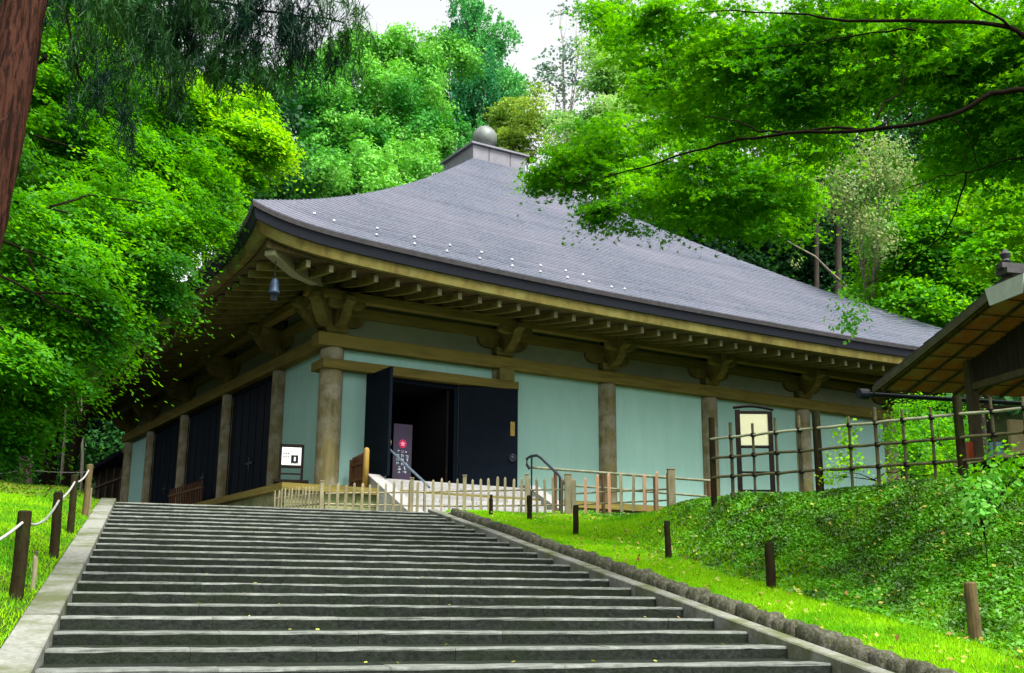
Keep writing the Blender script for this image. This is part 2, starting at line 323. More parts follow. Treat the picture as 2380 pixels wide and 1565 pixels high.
# cobble edging on the right
edging = bpy.data.objects.new('stone_edging', None); C.objects.link(edging); edging['kind'] = 'structure'
def ico(seed, sub=2):
    import bmesh
    bm = bmesh.new(); bmesh.ops.create_icosphere(bm, subdivisions=sub, radius=1); rr = random.Random(seed)
    for vtx in bm.verts:
        n_ = vtx.co.normalized(); e = .55
        vtx.co = Vector([math.copysign(abs(c)**e, c) for c in n_])*(.80+rr.uniform(-.06, .06))
    me = bpy.data.meshes.new('stone'); bm.to_mesh(me); bm.free(); me.polygons.foreach_set('use_smooth', [True]*len(me.polygons)); me.materials.append(M['cobble']); return me
icos = [ico(i) for i in range(8)]
s = 6.0
while s < 27.6:
    ln = random.uniform(.24, .40); o = link('stone', random.choice(icos), None, edging)
    hgt = random.uniform(.21, .27); zc = ZTOP-SLOPE*(STOP-s)+.02
    o.location = sq(s+ln/2, QR+.23+.17+random.uniform(-.015,.015), zc+.02); o.scale = (ln*.57, random.uniform(.17,.205), hgt)
    o.rotation_euler = (random.uniform(-.12,.090), random.uniform(-.1,.1)-.1, math.atan2(SD[1], SD[0])+random.uniform(-.12,.12)); s += ln*.97
# ------------------------------------------------------------------ grass and ground cover
def blades(n, s0, s1, q0, q1, h, wd, mname, name, mask=None, flat=0):
    s_ = rng.uniform(s0, s1, n); q_ = rng.uniform(q0, q1, n)
    if mask is not None: k = mask(s_, q_); s_, q_ = s_[k], q_[k]; n = len(s_)
    P = np.stack([SD[0]*s_+QD[0]*q_, SD[1]*s_+QD[1]*q_, ground_z(s_, q_)], -1)
    a = rng.uniform(0, 2*math.pi, n); hh = h*rng.uniform(.5, 1.4, n); lean = rng.normal(0, .45, (n, 2))*hh[:, None]
    dx = np.stack([np.cos(a), np.sin(a), np.zeros(n)], -1)*wd*rng.uniform(.6, 1.3, n)[:, None]
    tip = P+np.concatenate([lean, hh[:, None]], 1)
    V = np.stack([P-dx, P+dx, tip], 1).reshape(-1, 3); F = np.arange(3*n).reshape(-1, 3)
    return npmesh(name, V, F, M[mname], rnd=np.repeat(rng.random(n), 3), kind='stuff')
def ndens(s_, q_, k, seed, t): return vnoise(s_, q_, k, seed) > t
blades(330000, 8, 30, 7.5, 13.5, .055, .006, 'grass', 'grass', lambda s_, q_: ((q_ < 9.5+np.clip(s_-14,0,20)*.26+.5*vnoise(s_,q_,1.5,2)+rng.normal(0,.4,len(s_))) | (rng.random(len(s_)) < .55)))
blades(110000, 9, 29, -6.5, -1.22, .055, .006, 'grass', 'grass')
def flat_leaves(n, s0, s1, q0, q1, size, mname, name, lift, mask=None):
    s_ = rng.uniform(s0, s1, n); q_ = rng.uniform(q0, q1, n)
    if mask is not None: k = mask(s_, q_); s_, q_ = s_[k], q_[k]; n = len(s_)
    P = np.stack([SD[0]*s_+QD[0]*q_, SD[1]*s_+QD[1]*q_, ground_z(s_, q_)+rng.uniform(0, lift, n)*(.6+.5*vnoise(s_, q_, 3.2, 4))], -1); P[:, 2] += .03
    V, F, rn = leaf_quads(P, np.tile([0.,-.3,1.], (n,1)), size, .6)
    return npmesh(name, V, F, M[mname], rnd=rn, kind='stuff')
def leaf_quads(P, N, size, jit, elong=1.5, lobes=1, droop=None):
    n = len(P); N = N+rng.normal(0, jit, (n, 3)); N /= np.linalg.norm(N, axis=1)[:, None]+1e-9
    A = rng.normal(0, 1, (n, 3)) if droop is None else droop+rng.normal(0, .25, (n, 3))
    A -= N*np.sum(A*N, 1)[:, None]; A /= np.linalg.norm(A, axis=1)[:, None]+1e-9; B = np.cross(N, A)
    sz = size*rng.uniform(.6, 1.35, n)[:, None]; rv = rng.random(n)
    if lobes == 1:
        V = np.stack([P-A*sz*.5*elong**.5, P+B*sz*.5/elong**.5, P+A*sz*.5*elong**.5, P-B*sz*.5/elong**.5], 1).reshape(-1, 3)
        F = np.arange(4*n).reshape(-1, 4); return V, F, np.repeat(rv, 4)
    Vs = []
    for t in (-1.15, 0, 1.15):
        d = A*math.cos(t)+B*math.sin(t); e = -A*math.sin(t)+B*math.cos(t); k = 1 if t == 0 else .82
        Vs.append(np.stack([P-A*sz*.12-e*sz*.19, P-A*sz*.12+e*sz*.19+d*sz*.02, P+d*sz*.78*k], 1))
    V = np.stack(Vs, 1).reshape(-1, 3); return V, np.arange(9*n).reshape(-1, 3), np.repeat(rv, 9)
flat_leaves(270000, 8, 29, 9.0, 17.5, .052, 'cover', 'ground_cover', .06, lambda s_, q_: (q_ > 9.4+np.clip(s_-15,0,20)*.22+.6*vnoise(s_,q_,1.5,2)+rng.normal(0,.5,len(s_))))
blades(40000, 8, 29, 9.0, 19, .07, .006, 'cover', 'bank_grass', lambda s_, q_: vnoise(s_,q_,2.2,14) > 0)
flat_leaves(6000, 8, 28, 7.4, 16, .06, 'dead', 'fallen_leaves', .10, lambda s_, q_: rng.random(len(s_)) < .25+.4*(vnoise(s_, q_, 1.2, 8) > .1))
flat_leaves(30000, 21, 31, -12, -1.6, .06, 'gold_moss', 'moss_litter', .03, lambda s_, q_: (vnoise(s_, q_, .8, 6)+rng.normal(0,.3,len(s_)) > -.2) & (q_ < -1.5-.12*np.clip(27-s_,0,20)))
n_ = 110; k_ = rng.integers(2, 25, n_); a_ = STOP-TREAD*k_+rng.uniform(.1, 1, n_)**.4*.8; q_ = QL+rng.uniform(0, 1, n_)*(QR-QL)
P = np.stack([SD[0]*a_+QD[0]*q_, SD[1]*a_+QD[1]*q_, ZTOP-RISE*k_+.012], -1); V, F, rn = leaf_quads(P, np.tile([0.,0.,1.], (n_,1)), .05, .25); npmesh('fallen_leaves', V, F, M['dead'], rnd=rn, kind='stuff')
# ------------------------------------------------------------------ the hall
HZ = 3.2; ROT = math.atan2(U3[1], U3[0])
hall = thing('temple_hall', 'large timber temple hall with curved grey pyramid roof and white plaster walls coloured as in green light', 'temple', (KX, KY, HZ), ROT)
W = 25.65; WH = W/2
RP = [0, 6.149, 10.595, 15.434, 20.411, W]; LPI = [0, 4.275, 9.838, 15.607, 21.271, W]
def upt(fr): return .40*abs(fr)**2.5+.26*abs(fr)**18
def flare(fr): return .24*abs(fr)**18
def side_pt(side, x, o, z):       # x from centre of the side, o outwards from wall line
    if side == 0: return (WH+x, -o, z)
    if side == 1: return (W+o, WH+x, z)
    if side == 2: return (WH-x, W+o, z)
    return (-o, WH-x, z)
FR = [math.copysign(math.sin(abs(t)*math.pi/2)**.9, t) for t in np.linspace(-1, 1, 73)]
def ring(name, prof, m, tops=True):   # closed profile (o,z) swept along all eaves
    mb = MB(); n = len(prof)
    for sd_ in range(4):
        v = []; f = []
        for fr in FR:
            for o, z in prof:
                k_ = max(0, min(1, (o-3.2)/.5)); ke = max(0, min(1, (z-5.85)/.35)) if k_ else 0; fl = flare(fr)*k_*ke; v.append(side_pt(sd_, math.copysign(abs(fr)*(WH+o)+fl, fr), o+fl, z+(upt(fr) if k_*ke else upt(fr)-.26*abs(fr)**18)))
        for i in range(len(FR)-1):
            for j in range(n): f.append((i*n+j, i*n+(j+1)%n, (i+1)*n+(j+1)%n, (i+1)*n+j))
        mb.add(v, f)
    return mb.build(name, m, hall)
# veranda / podium blocks
mb = MB(); mb.box(-1.9, W+1.9, -1.9, W+1.9, -1.2, -.26); mb.build('podium_core', M['podium'], hall)
def blocks(side, n0, n1):
    for row, (za, zb) in enumerate(((-1.2,-.86), (-.855,-.56), (-.555,-.20))):
        x = -WH-2.05
        while x < WH+2.05:
            wd = random.uniform(.9, 1.5); x2 = min(x+wd, WH+2.05)
            if n0 <= x+WH < n1:
                m_ = MB(); dd = random.uniform(-.015, .015); ps = []
                for xx in (x+.008, x2-.008):
                    for o, z in ((1.85, za), (2.05+dd, za), (2.05+dd, zb), (1.85, zb)): ps.append(side_pt(side, xx, o, z))
                m_.add(ps, [(0,3,2,1),(4,5,6,7),(0,1,5,4),(1,2,6,5),(2,3,7,6),(3,0,4,7)]); m_.build('podium_stone', M['podium'], hall, bev=.015)
            x = x2
blocks(0, -3, 14); blocks(3, W-13, W+3)
mb = MB(); mb.box(-2.2, W+2.2, -2.2, -.5, -.195, 0); mb.box(-2.2, -.5, -.497, W+2.2, -.195, -.002); mb.build('veranda_floor', M['woodh'], hall)
# sills and walls
mb = MB(); mb.box(4.42, W-.2, -.14, .14, 0, .24); mb.box(.2, 1.18, -.14, .14, 0, .24); mb.box(-.14, .14, .2, W-.2, 0, .24); mb.build('sill_beam', M['woodh'], hall)
def panel(x0,x1,y0,y1,z0,z1,m='plaster'): return MB().box(x0,x1,y0,y1,z0,z1).build('plaster_panel', M[m], hall)
panel(.3, 1.18, -.05, .05, .24, 3.78); panel(.3, RP[1], -.05, .05, 4.08, 4.49); panel(4.50, RP[1]-.3, -.05, .05, .24, 3.78)
for i in range(1, 5): panel(RP[i]+.3, RP[i+1]-.3, -.05, .05, .24, 4.49)
panel(-.05, .05, .3, LPI[1]-.3, .24, 4.49); panel(-.05, .05, LPI[4]+.3, W-.3, .24, 4.49)
for i in range(5):
    panel(RP[i]+.25, RP[i+1]-.25, -.045, .045, 4.9, 5.55, 'frieze'); panel(RP[i]+.25, RP[i+1]-.25, -.04, .04, 5.87, 6.3, 'frieze')
    panel(-.045, .045, LPI[i]+.25, LPI[i+1]-.25, 4.9, 5.55, 'frieze'); panel(-.04, .04, LPI[i]+.25, LPI[i+1]-.25, 5.87, 6.3, 'frieze')
mb = MB(); mb.box(W-.05, W+.05, .3, W-.3, 0, 6.3); mb.box(.3, W+.05, W-.05, W+.05, 0, 6.3); mb.build('rear_wall', M['plaster'], hall)
# black doors on the left side, in three bays
for i in (1, 2, 3):
    a, b = LPI[i]+.36, LPI[i+1]-.36; mid = (a+b)/2
    mb = MB(); mb.box(-.12, .12, a-.14, a, .24, 4.49); mb.box(-.12, .12, b, b+.14, .24, 4.49); mb.box(-.12,.12,a,b,4.35,4.49); mb.build('door_frame', M['navy'], hall)
    for c0, c1 in ((a+.01, mid-.012), (mid+.012, b-.01)):
        d = MB().box(-.06, .04, c0, c1, .25, 4.34).build('side_door', M['navy'], hall)
        for k in range(3):
            y = c0+(c1-c0)*(k+.5)/3; MB().box(-.075, -.061, y-.02, y+.02, .27, 4.32).build('batten', M['navy'], d)
    d = MB().box(-.11, -.062, mid-.35, mid+.35, 1.55, 1.63).box(-.11,-.062, mid-.05, mid+.05, 1.35, 1.8).build('bolt', M['iron'], hall)
mb = MB()
for y in np.arange(LPI[2]+.7, LPI[3]-.5, .34): mb.box(-.75, -.69, y-.03, y+.03, 0, 1.25)
mb.box(-.76,-.68,LPI[2]+.6,LPI[3]-.4,.35,.42); mb.box(-.76,-.68,LPI[2]+.6,LPI[3]-.4,.95,1.02)
tag(mb.build('low_barrier', M['brown'], None), 'low red-brown slatted barrier standing before the middle of the three black side doors', 'barrier')
bpy.data.objects['low_barrier'].location = (KX, KY, HZ); bpy.data.objects['low_barrier'].rotation_euler = (0,0,ROT)
# pillars
pil = MB().lathe([(.385,0),(.385,.02),(.37,.1),(.37,4.40),(.36,4.495)], 28).mesh('pillar', True)
pil.materials.append(M['pillar'])
for x in RP: link('pillar', pil, None, hall, (x, 0, 0))
for y in LPI[1:]: link('pillar', pil, None, hall, (0, y, 0))
# beams
mb = MB(); mb.box(-.62, W+.6, -.40, .2, 4.49, 4.90); mb.build('head_beam', M['woodh'], hall, bev=.02)
mb = MB(); mb.box(-.40, .2, .202, W+.6, 4.49, 4.897); mb.build('head_beam', M['woodh'], hall, bev=.02)
MB().box(-.46, 6.62, -.46, -.08, 3.78, 4.08).build('lintel_beam', M['woodh'], hall, bev=.02)
MB().box(-.46, -.08, -.078, .55, 3.78, 4.078).build('lintel_beam', M['woodh'], hall, bev=.02)
MB().box(5.86, 6.44, -.47, -.1, 4.081, 4.487).build('beam_block', M['wood'], hall, bev=.02)
MB().box(-.2, W+.2, -.2, .16, 5.55, 5.87).build('wall_plate', M['woodh'], hall)
MB().box(-.2, .16, .162, W+.2, 5.55, 5.867).build('wall_plate', M['woodh'], hall)
MB().box(-1.35, W+1.2, -1.06, -.76, 5.82, 6.10).build('eave_purlin', M['woodh'], hall, bev=.02)
MB().box(-1.06, -.76, -.755, W+1.2, 5.82, 6.097).build('eave_purlin', M['woodh'], hall, bev=.02)
# brackets: bearing block, boat shaped arm along the wall, arm reaching out
def boat(L_, z0, z1, ch=.3):
    p = [(-L_, z1)]
    for k in range(7):
        t = k/6*math.pi/2; p.append((-L_+ch*(1-math.cos(t))*1.3, z1-.10-(z1-z0-.10)*math.sin(t)))
    q = [(-x, z) for x, z in p[::-1]]; return p+q
def bracket(kind):
    m_ = MB()
    m_.add([(sx*(.26 if z < 4.95 else .36), sy*(.26 if z < 4.95 else .36), z) for z in (4.90, 5.02, 5.22) for sx, sy in ((-1,-1),(1,-1),(1,1),(-1,1))],
           [(3,2,1,0),(8,9,10,11)]+[(i*4+k, i*4+(k+1)%4, (i+1)*4+(k+1)%4, (i+1)*4+k) for i in range(2) for k in range(4)])
    along = boat(.98, 5.2, 5.56)
    out = [(-.6, 5.95), (-.6, 5.55), (0, 5.22), (.35, 5.05), (.75, 5.16), (1.02, 5.42), (1.12, 5.66), (1.36, 5.74), (1.36, 5.90), (1.2, 5.98), (.7, 5.98), (.2, 5.85)]
    head = boat(.62, 5.58, 5.83, .2)
    if kind in ('R', 'C'):
        m_.prism(along, -.17, .17)
        m_.prism([(-x, z) for x, z in out], -.16, .16, T=lambda p: (p[1], p[0], p[2]))
        m_.prism(head, -1.06, -.77)
    if kind in ('L', 'C'):
        m_.prism(along, -.165, .165, T=lambda p: (p[1], p[0], p[2]))
        m_.prism([(-x, z) for x, z in out], -.155, .155, T=lambda p: (p[0], p[1], p[2]))
        m_.prism(head, -1.055, -.775, T=lambda p: (p[1], p[0], p[2]))
    if kind == 'C':
        c = math.sqrt(.5)
        m_.prism([(-x*1.2, z) for x, z in out], -.19, .19, T=lambda p: (p[0]*c-p[1]*c, p[0]*c+p[1]*c, p[2]))
    me = m_.mesh('bracket'); me.materials.append(M['wood']); return me
bR, bL, bC = bracket('R'), bracket('L'), bracket('C')
link('bracket', bC, None, hall)
for x in RP[1:]: link('bracket', bR, None, hall, (x, 0, 0))
for y in LPI[1:]: link('bracket', bL, None, hall, (0, y, 0))
# rafters
def rafter_mesh(L0):
    m_ = MB(); T = lambda p: p
    def zb(o): return 5.62+.20*(3.3-o)+(.03*(o-1.6)**2 if o > 1.6 else 0)-.087
    os_ = np.linspace(L0, 3.32, 7); v = []
    for o in os_:
        for dx, dz in ((-.065,0),(.065,0),(.065,.21),(-.065,.21)): v.append((dx, -o, zb(o)+dz))
    n = len(os_); f = [(i*4+k, i*4+(k+1)%4, (i+1)*4+(k+1)%4, (i+1)*4+k) for i in range(n-1) for k in range(4)]+[(3,2,1,0), tuple((n-1)*4+k for k in range(4))]
    m_.add(v, f); m_.mi[-1] = 1; return m_.mesh('rafter', mats=[M['wood'], M['endgrain']])
rm = {}
def rafter(side, x):     # x distance along from centre
    L0 = round(max(0, abs(x)-WH)*2)/2
    if L0 > 2.9: return
    if L0 not in rm: rm[L0] = rafter_mesh(L0)
    o = link('rafter', rm[L0], None, hall); up = .40*(abs(x)/(WH+3.6))**2.5
    if side == 0: o.location = (WH+x, 0, up)
    else: o.location = (0, WH-x, up); o.rotation_euler = (0,0,-math.pi/2)
x = -WH-2.9
while x < WH+3: rafter(0, x); rafter(3, x); x += .70
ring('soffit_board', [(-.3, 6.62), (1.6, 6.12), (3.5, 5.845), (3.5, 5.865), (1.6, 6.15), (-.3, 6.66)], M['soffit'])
ring('eave_board', [(3.36, 5.86), (3.70, 5.87), (3.74, 6.17), (3.36, 6.17)], M['wood'])
ring('eave_underlayer', [(3.5, 6.175), (3.80, 6.175), (3.88, 6.46), (3.5, 6.46)], M['fascia'])
ring('eave_edge', [(3.6, 6.462), (3.92, 6.462), (3.95, 6.60), (3.6, 6.62)], M['edge'])
# hip rafter at the near corner
mb = MB(); c = math.sqrt(.5)
mb.prism([(0, 6.2), (0, 6.6), (-3.0, 6.35), (-4.75, 6.42), (-4.75, 6.02), (-3.0, 5.92)], -.15, .15, T=lambda p: (p[0]*c-p[1]*c, p[0]*c+p[1]*c, p[2]+.05))
mb.build('hip_rafter', M['endgrain'], hall, bev=.02)
mb = MB(); mb.prism([(0, 6.2), (0, 6.6), (-3.0, 6.35), (-4.7, 6.42), (-4.7, 6.05), (-3.0, 5.92)], -.15, .15, T=lambda p: (W-p[0]*c-p[1]*c, p[0]*c-p[1]*c, p[2]+.05)); mb.build('hip_rafter', M['endgrain'], hall)
# roof in stepped courses
NC = 74; OT = WH-1.45; rp_ = MB()
def rz(t): return 6.60+10.8*(.88*t+.12*t*t)
def roof_pt(sd_, fr, t, lift=0):
    o = 3.95-(3.95+OT)*t+flare(fr)*(1-t)**6; return side_pt(sd_, fr*(WH+o), o, rz(t)+upt(fr)*(1-t)**2.2+lift)
Vr = []; Fr_ = []; jc = [random.uniform(-.008,.008) for _ in range(NC)]
for sd_ in range(4):
    for c_ in range(NC):
        t0, t1 = c_/NC, (c_+1)/NC
        for (ta, tb, la, lb) in ((t0, t1, .045, .012), (t0, t0, -.004, .045)):
            b = len(Vr)
            for fr in FR:
                j = jc[c_]
                Vr.append(roof_pt(sd_, fr, ta, la+(j if la == .045 else 0))); Vr.append(roof_pt(sd_, fr, tb, lb+(j if lb == .045 else 0)))
            for i in range(len(FR)-1): Fr_.append((b+2*i, b+2*i+2, b+2*i+3, b+2*i+1))
roof = npmesh('roof', np.array(Vr), np.array(Fr_), M['roof'], hall)
# snow guards: three staggered rows of pale studs near the eave
stud = MB().lathe([(.05,0),(.05,.03),(.03,.07),(.01,.08)], 10).mesh('snow_guard', True); stud.materials.append(M['stud'])
xs = [(-1.35,.062),(-.15,.040),(.25,.095),(1.1,.040),(1.5,.095),(2.2,.040),(2.75,.095),(3.35,.040),(3.9,.095),(4.5,.036),(5.0,.090),(5.55,.036),(6.1,.090),(6.6,.036),(7.1,.090),(7.45,.035),(7.75,.085),(8.3,.030),(-1.9,.07),(8.9,.035)]
for a, t in xs:
    o = 3.95-(3.95+OT)*t; fr = (a-WH)/(WH+o); p = roof_pt(0, fr, t, .03); link('snow_guard', stud, None, hall, p)
# top box and dew ball
zt = rz(1)-.02
mb = MB()
for i in range(4):
    pass
mb.box(WH-1.48, WH+1.48, WH-1.48, WH+1.48, zt, zt+.72); mb.build('finial_box', M['cap'], hall, bev=.02)
mb = MB(); mb.add([(WH+sx*r_, WH+sy*r_, z_) for r_, z_ in ((1.62, zt+.723), (1.62, zt+.81), (1.0, zt+1.0)) for sx, sy in ((-1,-1),(1,-1),(1,1),(-1,1))], [(3,2,1,0),(8,9,10,11)]+[(i*4+k, i*4+(k+1)%4, (i+1)*4+(k+1)%4, (i+1)*4+k) for i in range(2) for k in range(4)])
mb.build('finial_lid', M['cap'], hall)
for sx in (-.6, .6):
    MB().box(WH+sx-.015, WH+sx+.015, WH-1.495, WH-1.482, zt+.05, zt+.70).build('seam', M['edge'], hall)
prof = [(.78, 0), (.82, .08), (.74, .18), (.52, .28), (.38, .38), (.38, .46)]
MB().lathe(prof, 28, (WH, WH, zt+.95)).build('finial_neck', M['dew'], hall, smooth=True)
prof = [(.62*math.sin(t), -.62*math.cos(t)*1.02) for t in np.linspace(.55, math.pi-.02, 18)]+[(.03, .70)]
MB().lathe(prof, 32, (WH, WH, zt+.95+.44+.50)).build('dew_ball', M['dew'], hall, smooth=True)
# ceiling hides the roof void; interior of the entrance bay
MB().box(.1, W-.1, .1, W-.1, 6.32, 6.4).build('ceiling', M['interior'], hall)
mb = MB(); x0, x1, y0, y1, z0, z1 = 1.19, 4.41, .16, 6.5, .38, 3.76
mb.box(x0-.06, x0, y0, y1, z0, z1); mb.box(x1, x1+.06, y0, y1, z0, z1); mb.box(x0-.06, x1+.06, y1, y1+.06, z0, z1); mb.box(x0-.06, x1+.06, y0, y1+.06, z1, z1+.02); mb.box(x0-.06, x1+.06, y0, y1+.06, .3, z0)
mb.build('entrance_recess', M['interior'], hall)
mb = MB(); mb.box(1.18, 1.30, -.18, .15, .24, 3.779); mb.box(4.29, 4.44, -.18, .15, .24, 3.779); mb.box(1.301, 4.289, -.17, .15, 3.62, 3.778); mb.box(1.301, 4.289, -.16, .15, .24, .38); mb.build('door_frame', M['navy'], hall)
MB().box(4.12, 4.2, .02, .12, .38, 3.6).build('inner_jamb', M['darkwood'], hall)
def leaf_door(hx, ang, L_, name):
    e = bpy.data.objects.new(name, MB().box(0, L_, -.05, .05, .44, 3.74).mesh(name)); C.objects.link(e); e.data.materials.append(M['navy']); e.parent = hall
    e.location = (hx, -.2, 0); e.rotation_euler = (0, 0, ang); b = e.modifiers.new('bevel', 'BEVEL'); b.width = .015; b.segments = 2
    return e
dl = leaf_door(1.2, -math.pi/2, 1.65, 'left_door_leaf'); dl.name = 'door_leaf'
dr = leaf_door(4.46, R(-19), 1.98, 'right_door_leaf'); dr.name = 'door_leaf'
for e, sgn in ((dl, 1), (dr, -1)):
    x_ = e.dimensions[0]
    Lx = 1.65 if e is dl else 1.98
    y_ = -.052 if e is dr else .052; dy = .02*(-1 if e is dr else 1)
    ya, yb = sorted((y_, y_+dy))
    MB().box(Lx-.26, Lx-.11, ya, yb, 2.15, 2.62).build('brass_plate', M['brass'], e)
    mbx = MB(); pts = [(Lx-.18+.11*math.cos(t), y_+dy*1.3, 1.42+.11*math.sin(t)) for t in np.linspace(0, 2*math.pi, 17)]
    mbx.tube(pts, .022, 6); mbx.box(Lx-.21, Lx-.15, ya, yb, 1.5, 1.56); mbx.build('pull_ring', M['brass'] if e is dl else M['iron'], e)
    MB().lathe([(.09,0),(.08,.02),(.03,.035)], 14).build('boss', M['iron'], e, (Lx-.18, y_, 1.42)).rotation_euler = (R(90) if e is dr else R(-90), 0, 0)
# ------------------------------------------------------------------ entrance steps in front of the door
ent = thing('entrance_steps', 'pale granite entrance steps with sloping white side slabs leading up to the open doorway', 'steps', (KX, KY, HZ), ROT)
mb = MB(); mb.box(.75, 6.75, -1.35, -.47, -.9, .40); mb.build('landing', M['stone_lt'], ent, bev=.01)
nst = 8; ZB = ZTOP-HZ
for k in range(nst):
    zt_ = .40-(.40-ZB)*(k+1)/nst+.0; y1_ = -1.355-.33*k
    for j in range(4):
        xa = 1.22+j*1.27; MB().box(xa+.004, xa+1.262, y1_-.34, y1_, zt_-.5, zt_).build('step_stone', M['stone_lt'], ent, bev=.01)
for xa in (.75, 6.33):
    mb = MB(); mb.prism([(-1.0,.44),(-1.36,.44),(-4.15,ZB+.05),(-4.15,ZB-.2),(-1.0,ZB-.2)], xa, xa+.44, T=lambda p: (p[1], p[0], p[2])); mb.build('side_slab', M['stone_md'], ent)
    mb = MB(); mb.prism([(-1.0,.50),(-1.37,.50),(-4.2,ZB+.11),(-4.2,ZB+.052),(-1.36,.443),(-1.0,.443)], xa-.02, xa+.46, T=lambda p: (p[1], p[0], p[2])); mb.build('slab_cap', M['stone_lt'], ent)
def rail(xa, m, lab):
    t_ = thing('handrail', lab, 'handrail', (KX, KY, HZ), ROT)
    return t_
t_ = rail(1.9, 'steel', 'grey metal handrail slanting down the left of the entrance steps')
MB().tube([(1.35,-1.15,1.30),(1.35,-1.45,1.32),(1.35,-1.75,1.15),(1.35,-4.0,.02),(1.35,-4.2,-.10)], .034, 8).build('rail', M['steel'], t_)
MB().tube([(1.35,-1.3,.40),(1.35,-1.3,1.30)], .026, 8).build('upright', M['steel'], t_); MB().tube([(1.35,-3.9,-.9),(1.35,-3.9,.06)], .026, 8).build('upright', M['steel'], t_)
t_ = rail(6.2, 'iron', 'black metal handrail with hooked end at the right of the entrance steps')
P0 = lambda px, py, d: Vector(at(px, py, d))
t_.location = (0,0,0); t_.rotation_euler = (0,0,0)
MB().tube([P0(1236,1090,31.9), P0(1229,1080,31.9), P0(1229,1066,31.9), P0(1238,1060,31.8), P0(1252,1058,31.7), P0(1262,1064,31.5), P0(1304,1103,31), P0(1320,1125,30.8)], .040, 8).build('rail', M['iron'], t_)
p = P0(1240,1060,31.8); MB().tube([(p.x,p.y,2.32), p], .026, 8).build('upright', M['iron'], t_)
p = P0(1306,1105,31); MB().tube([(p.x,p.y,2.32), p], .026, 8).build('upright', M['iron'], t_)
t_ = thing('bamboo_handrail', 'long pale bamboo handrail running right from the black hooked rail along the hall wall', 'handrail')
a, b = P0(1236,1086,31.9), P0(1662,1111,29.5)
MB().tube([a.lerp(b, k/8) for k in range(9)], .036, 8).build('rail', M['bamboo_lt'], t_)
MB().tube([a.lerp(b, k/8)-Vector((0,0,.42)) for k in range(2, 9)], .03, 8).build('rail', M['bamboo_lt'], t_)
for k in (.15, .42, .7, .98):
    p = a.lerp(b, k); MB().tube([(p.x,p.y,2.25), (p.x,p.y,p.z-.02)], .05, 8).build('post', M['brown'], t_)
# banner in the doorway
bx = thing('upright_banner', 'narrow purple banner sign with crimson crest standing in the dark doorway', 'banner', (KX, KY, HZ), ROT)
X0, X1, Y = 1.92, 2.56, -.60; Z0, Z1 = .40, 2.22
MB().box(X0, X1, Y-.02, Y+.02, Z0+.05, Z1).build('panel', M['purple'], bx); MB().box(X0-.05, X1+.05, Y-.14, Y+.14, .405, .45).build('base', M['iron'], bx)
cxm = (X0+X1)/2
e = MB().lathe([(.135,0),(.135,.006)], 24).build('crest', M['crimson'], bx, (cxm, Y-.0205, Z1-.62)); e.rotation_euler = (R(90),0,0)
mbp = MB()
for k in range(5):
    a = 2*math.pi*k/5+math.pi/2
    mbp.add([(cxm+.02*math.cos(a+dt)+rr*math.cos(a), Y-.030, Z1-.62+.02*math.sin(a+dt)+rr*math.sin(a)) for rr, dt in ((.01, 1.6),(.05, 1.6),(.075, 0),(.05,-1.6),(.01,-1.6))], [(0,1,2,3,4)])
mbp.build('crest_flower', M['pink'], bx)
rr = random.Random(5)
def scribble(mb_, x0, z0, s, y):      # small brush-like character made of strokes
    for _ in range(5):
        if rr.random() < .5: xx = x0+rr.uniform(-.4,.4)*s; mb_.box(xx-.06*s, xx+.06*s, y-.004, y, z0+rr.uniform(-.5,-.1)*s, z0+rr.uniform(.1,.5)*s)
        else: zz = z0+rr.uniform(-.4,.4)*s; mb_.box(x0+rr.uniform(-.5,-.1)*s, x0+rr.uniform(.1,.5)*s, y-.0045, y, zz-.05*s, zz+.05*s)
mbt = MB()
for i, (zz, n_, s_) in enumerate([(Z1-.86,3,.09),(Z1-1.00,3,.11),(Z1-1.12,3,.11),(Z1-1.24,3,.11),(Z1-1.38,2,.13),(Z1-1.5,2,.13)]):
    for k in range(n_): scribble(mbt, cxm+(k-(n_-1)/2)*(s_*1.45), zz, s_, Y-.021)
mbt.build('lettering', M['teal_print'], bx)['kind'] = 'stuff'
# notice stand by the corner pillar
st = thing('notice_stand', 'small black notice stand with white poster left of the corner pillar', 'sign')
pb = at(680, 1128, 31.6); fx = lambda dx, z: (pb[0]+dx, pb[1]+dx*.25, HZ+z)
dzb = pb[2]-HZ
def sbar(dx0, z0, dx1, z1, wd, name='frame', m='darkwood', dy=0, dep=.06):
    a = Vector(fx(dx0, z0+dzb)); b = Vector(fx(dx1, z1+dzb)); a.y += dy; b.y += dy
    return MB().bar(a, b, dep, wd, up=(0,0,1) if abs(z1-z0) < abs(dx1-dx0) else (1,.25,0)).build(name, M[m], st)
st.location = (0,0,0)
sbar(-.30, .02, -.30, 1.06, .07, 'post'); sbar(.30, .02, .30, 1.06, .07, 'post'); sbar(-.265, 1.02, .265, 1.02, .09, 'rail'); sbar(-.265, .42, .265, .42, .07, 'rail'); sbar(-.265, .22, .265, .22, .04, 'rail')
sbar(-.45, .0, .48, .0, .07, 'foot', dep=.5)
sbar(-.262, .72, .262, .72, .50, 'poster', 'paper', -.02, .02)
sbar(.0, .64, .19, .64, .22, 'picture', 'ink', -.042, .01); sbar(.075, .64, .125, .64, .12, 'picture_figure', 'white', -.052, .006)
mbt = MB()
for k in range(3):
    for j in range(2):
        a = Vector(fx(-.20+.06*k, .80-.10*j+dzb)); mbt.box(a.x-.02, a.x+.02, a.y-.045, a.y-.041, a.z-.008, a.z+.008); mbt.box(a.x-.004, a.x+.004, a.y-.046, a.y-.042, a.z-.03, a.z+.03)
for k in range(9):
    a = Vector(fx(-.15+.045*k, .90+dzb)); mbt.box(a.x-.014, a.x+.014, a.y-.045, a.y-.041, a.z-.005, a.z+.005)
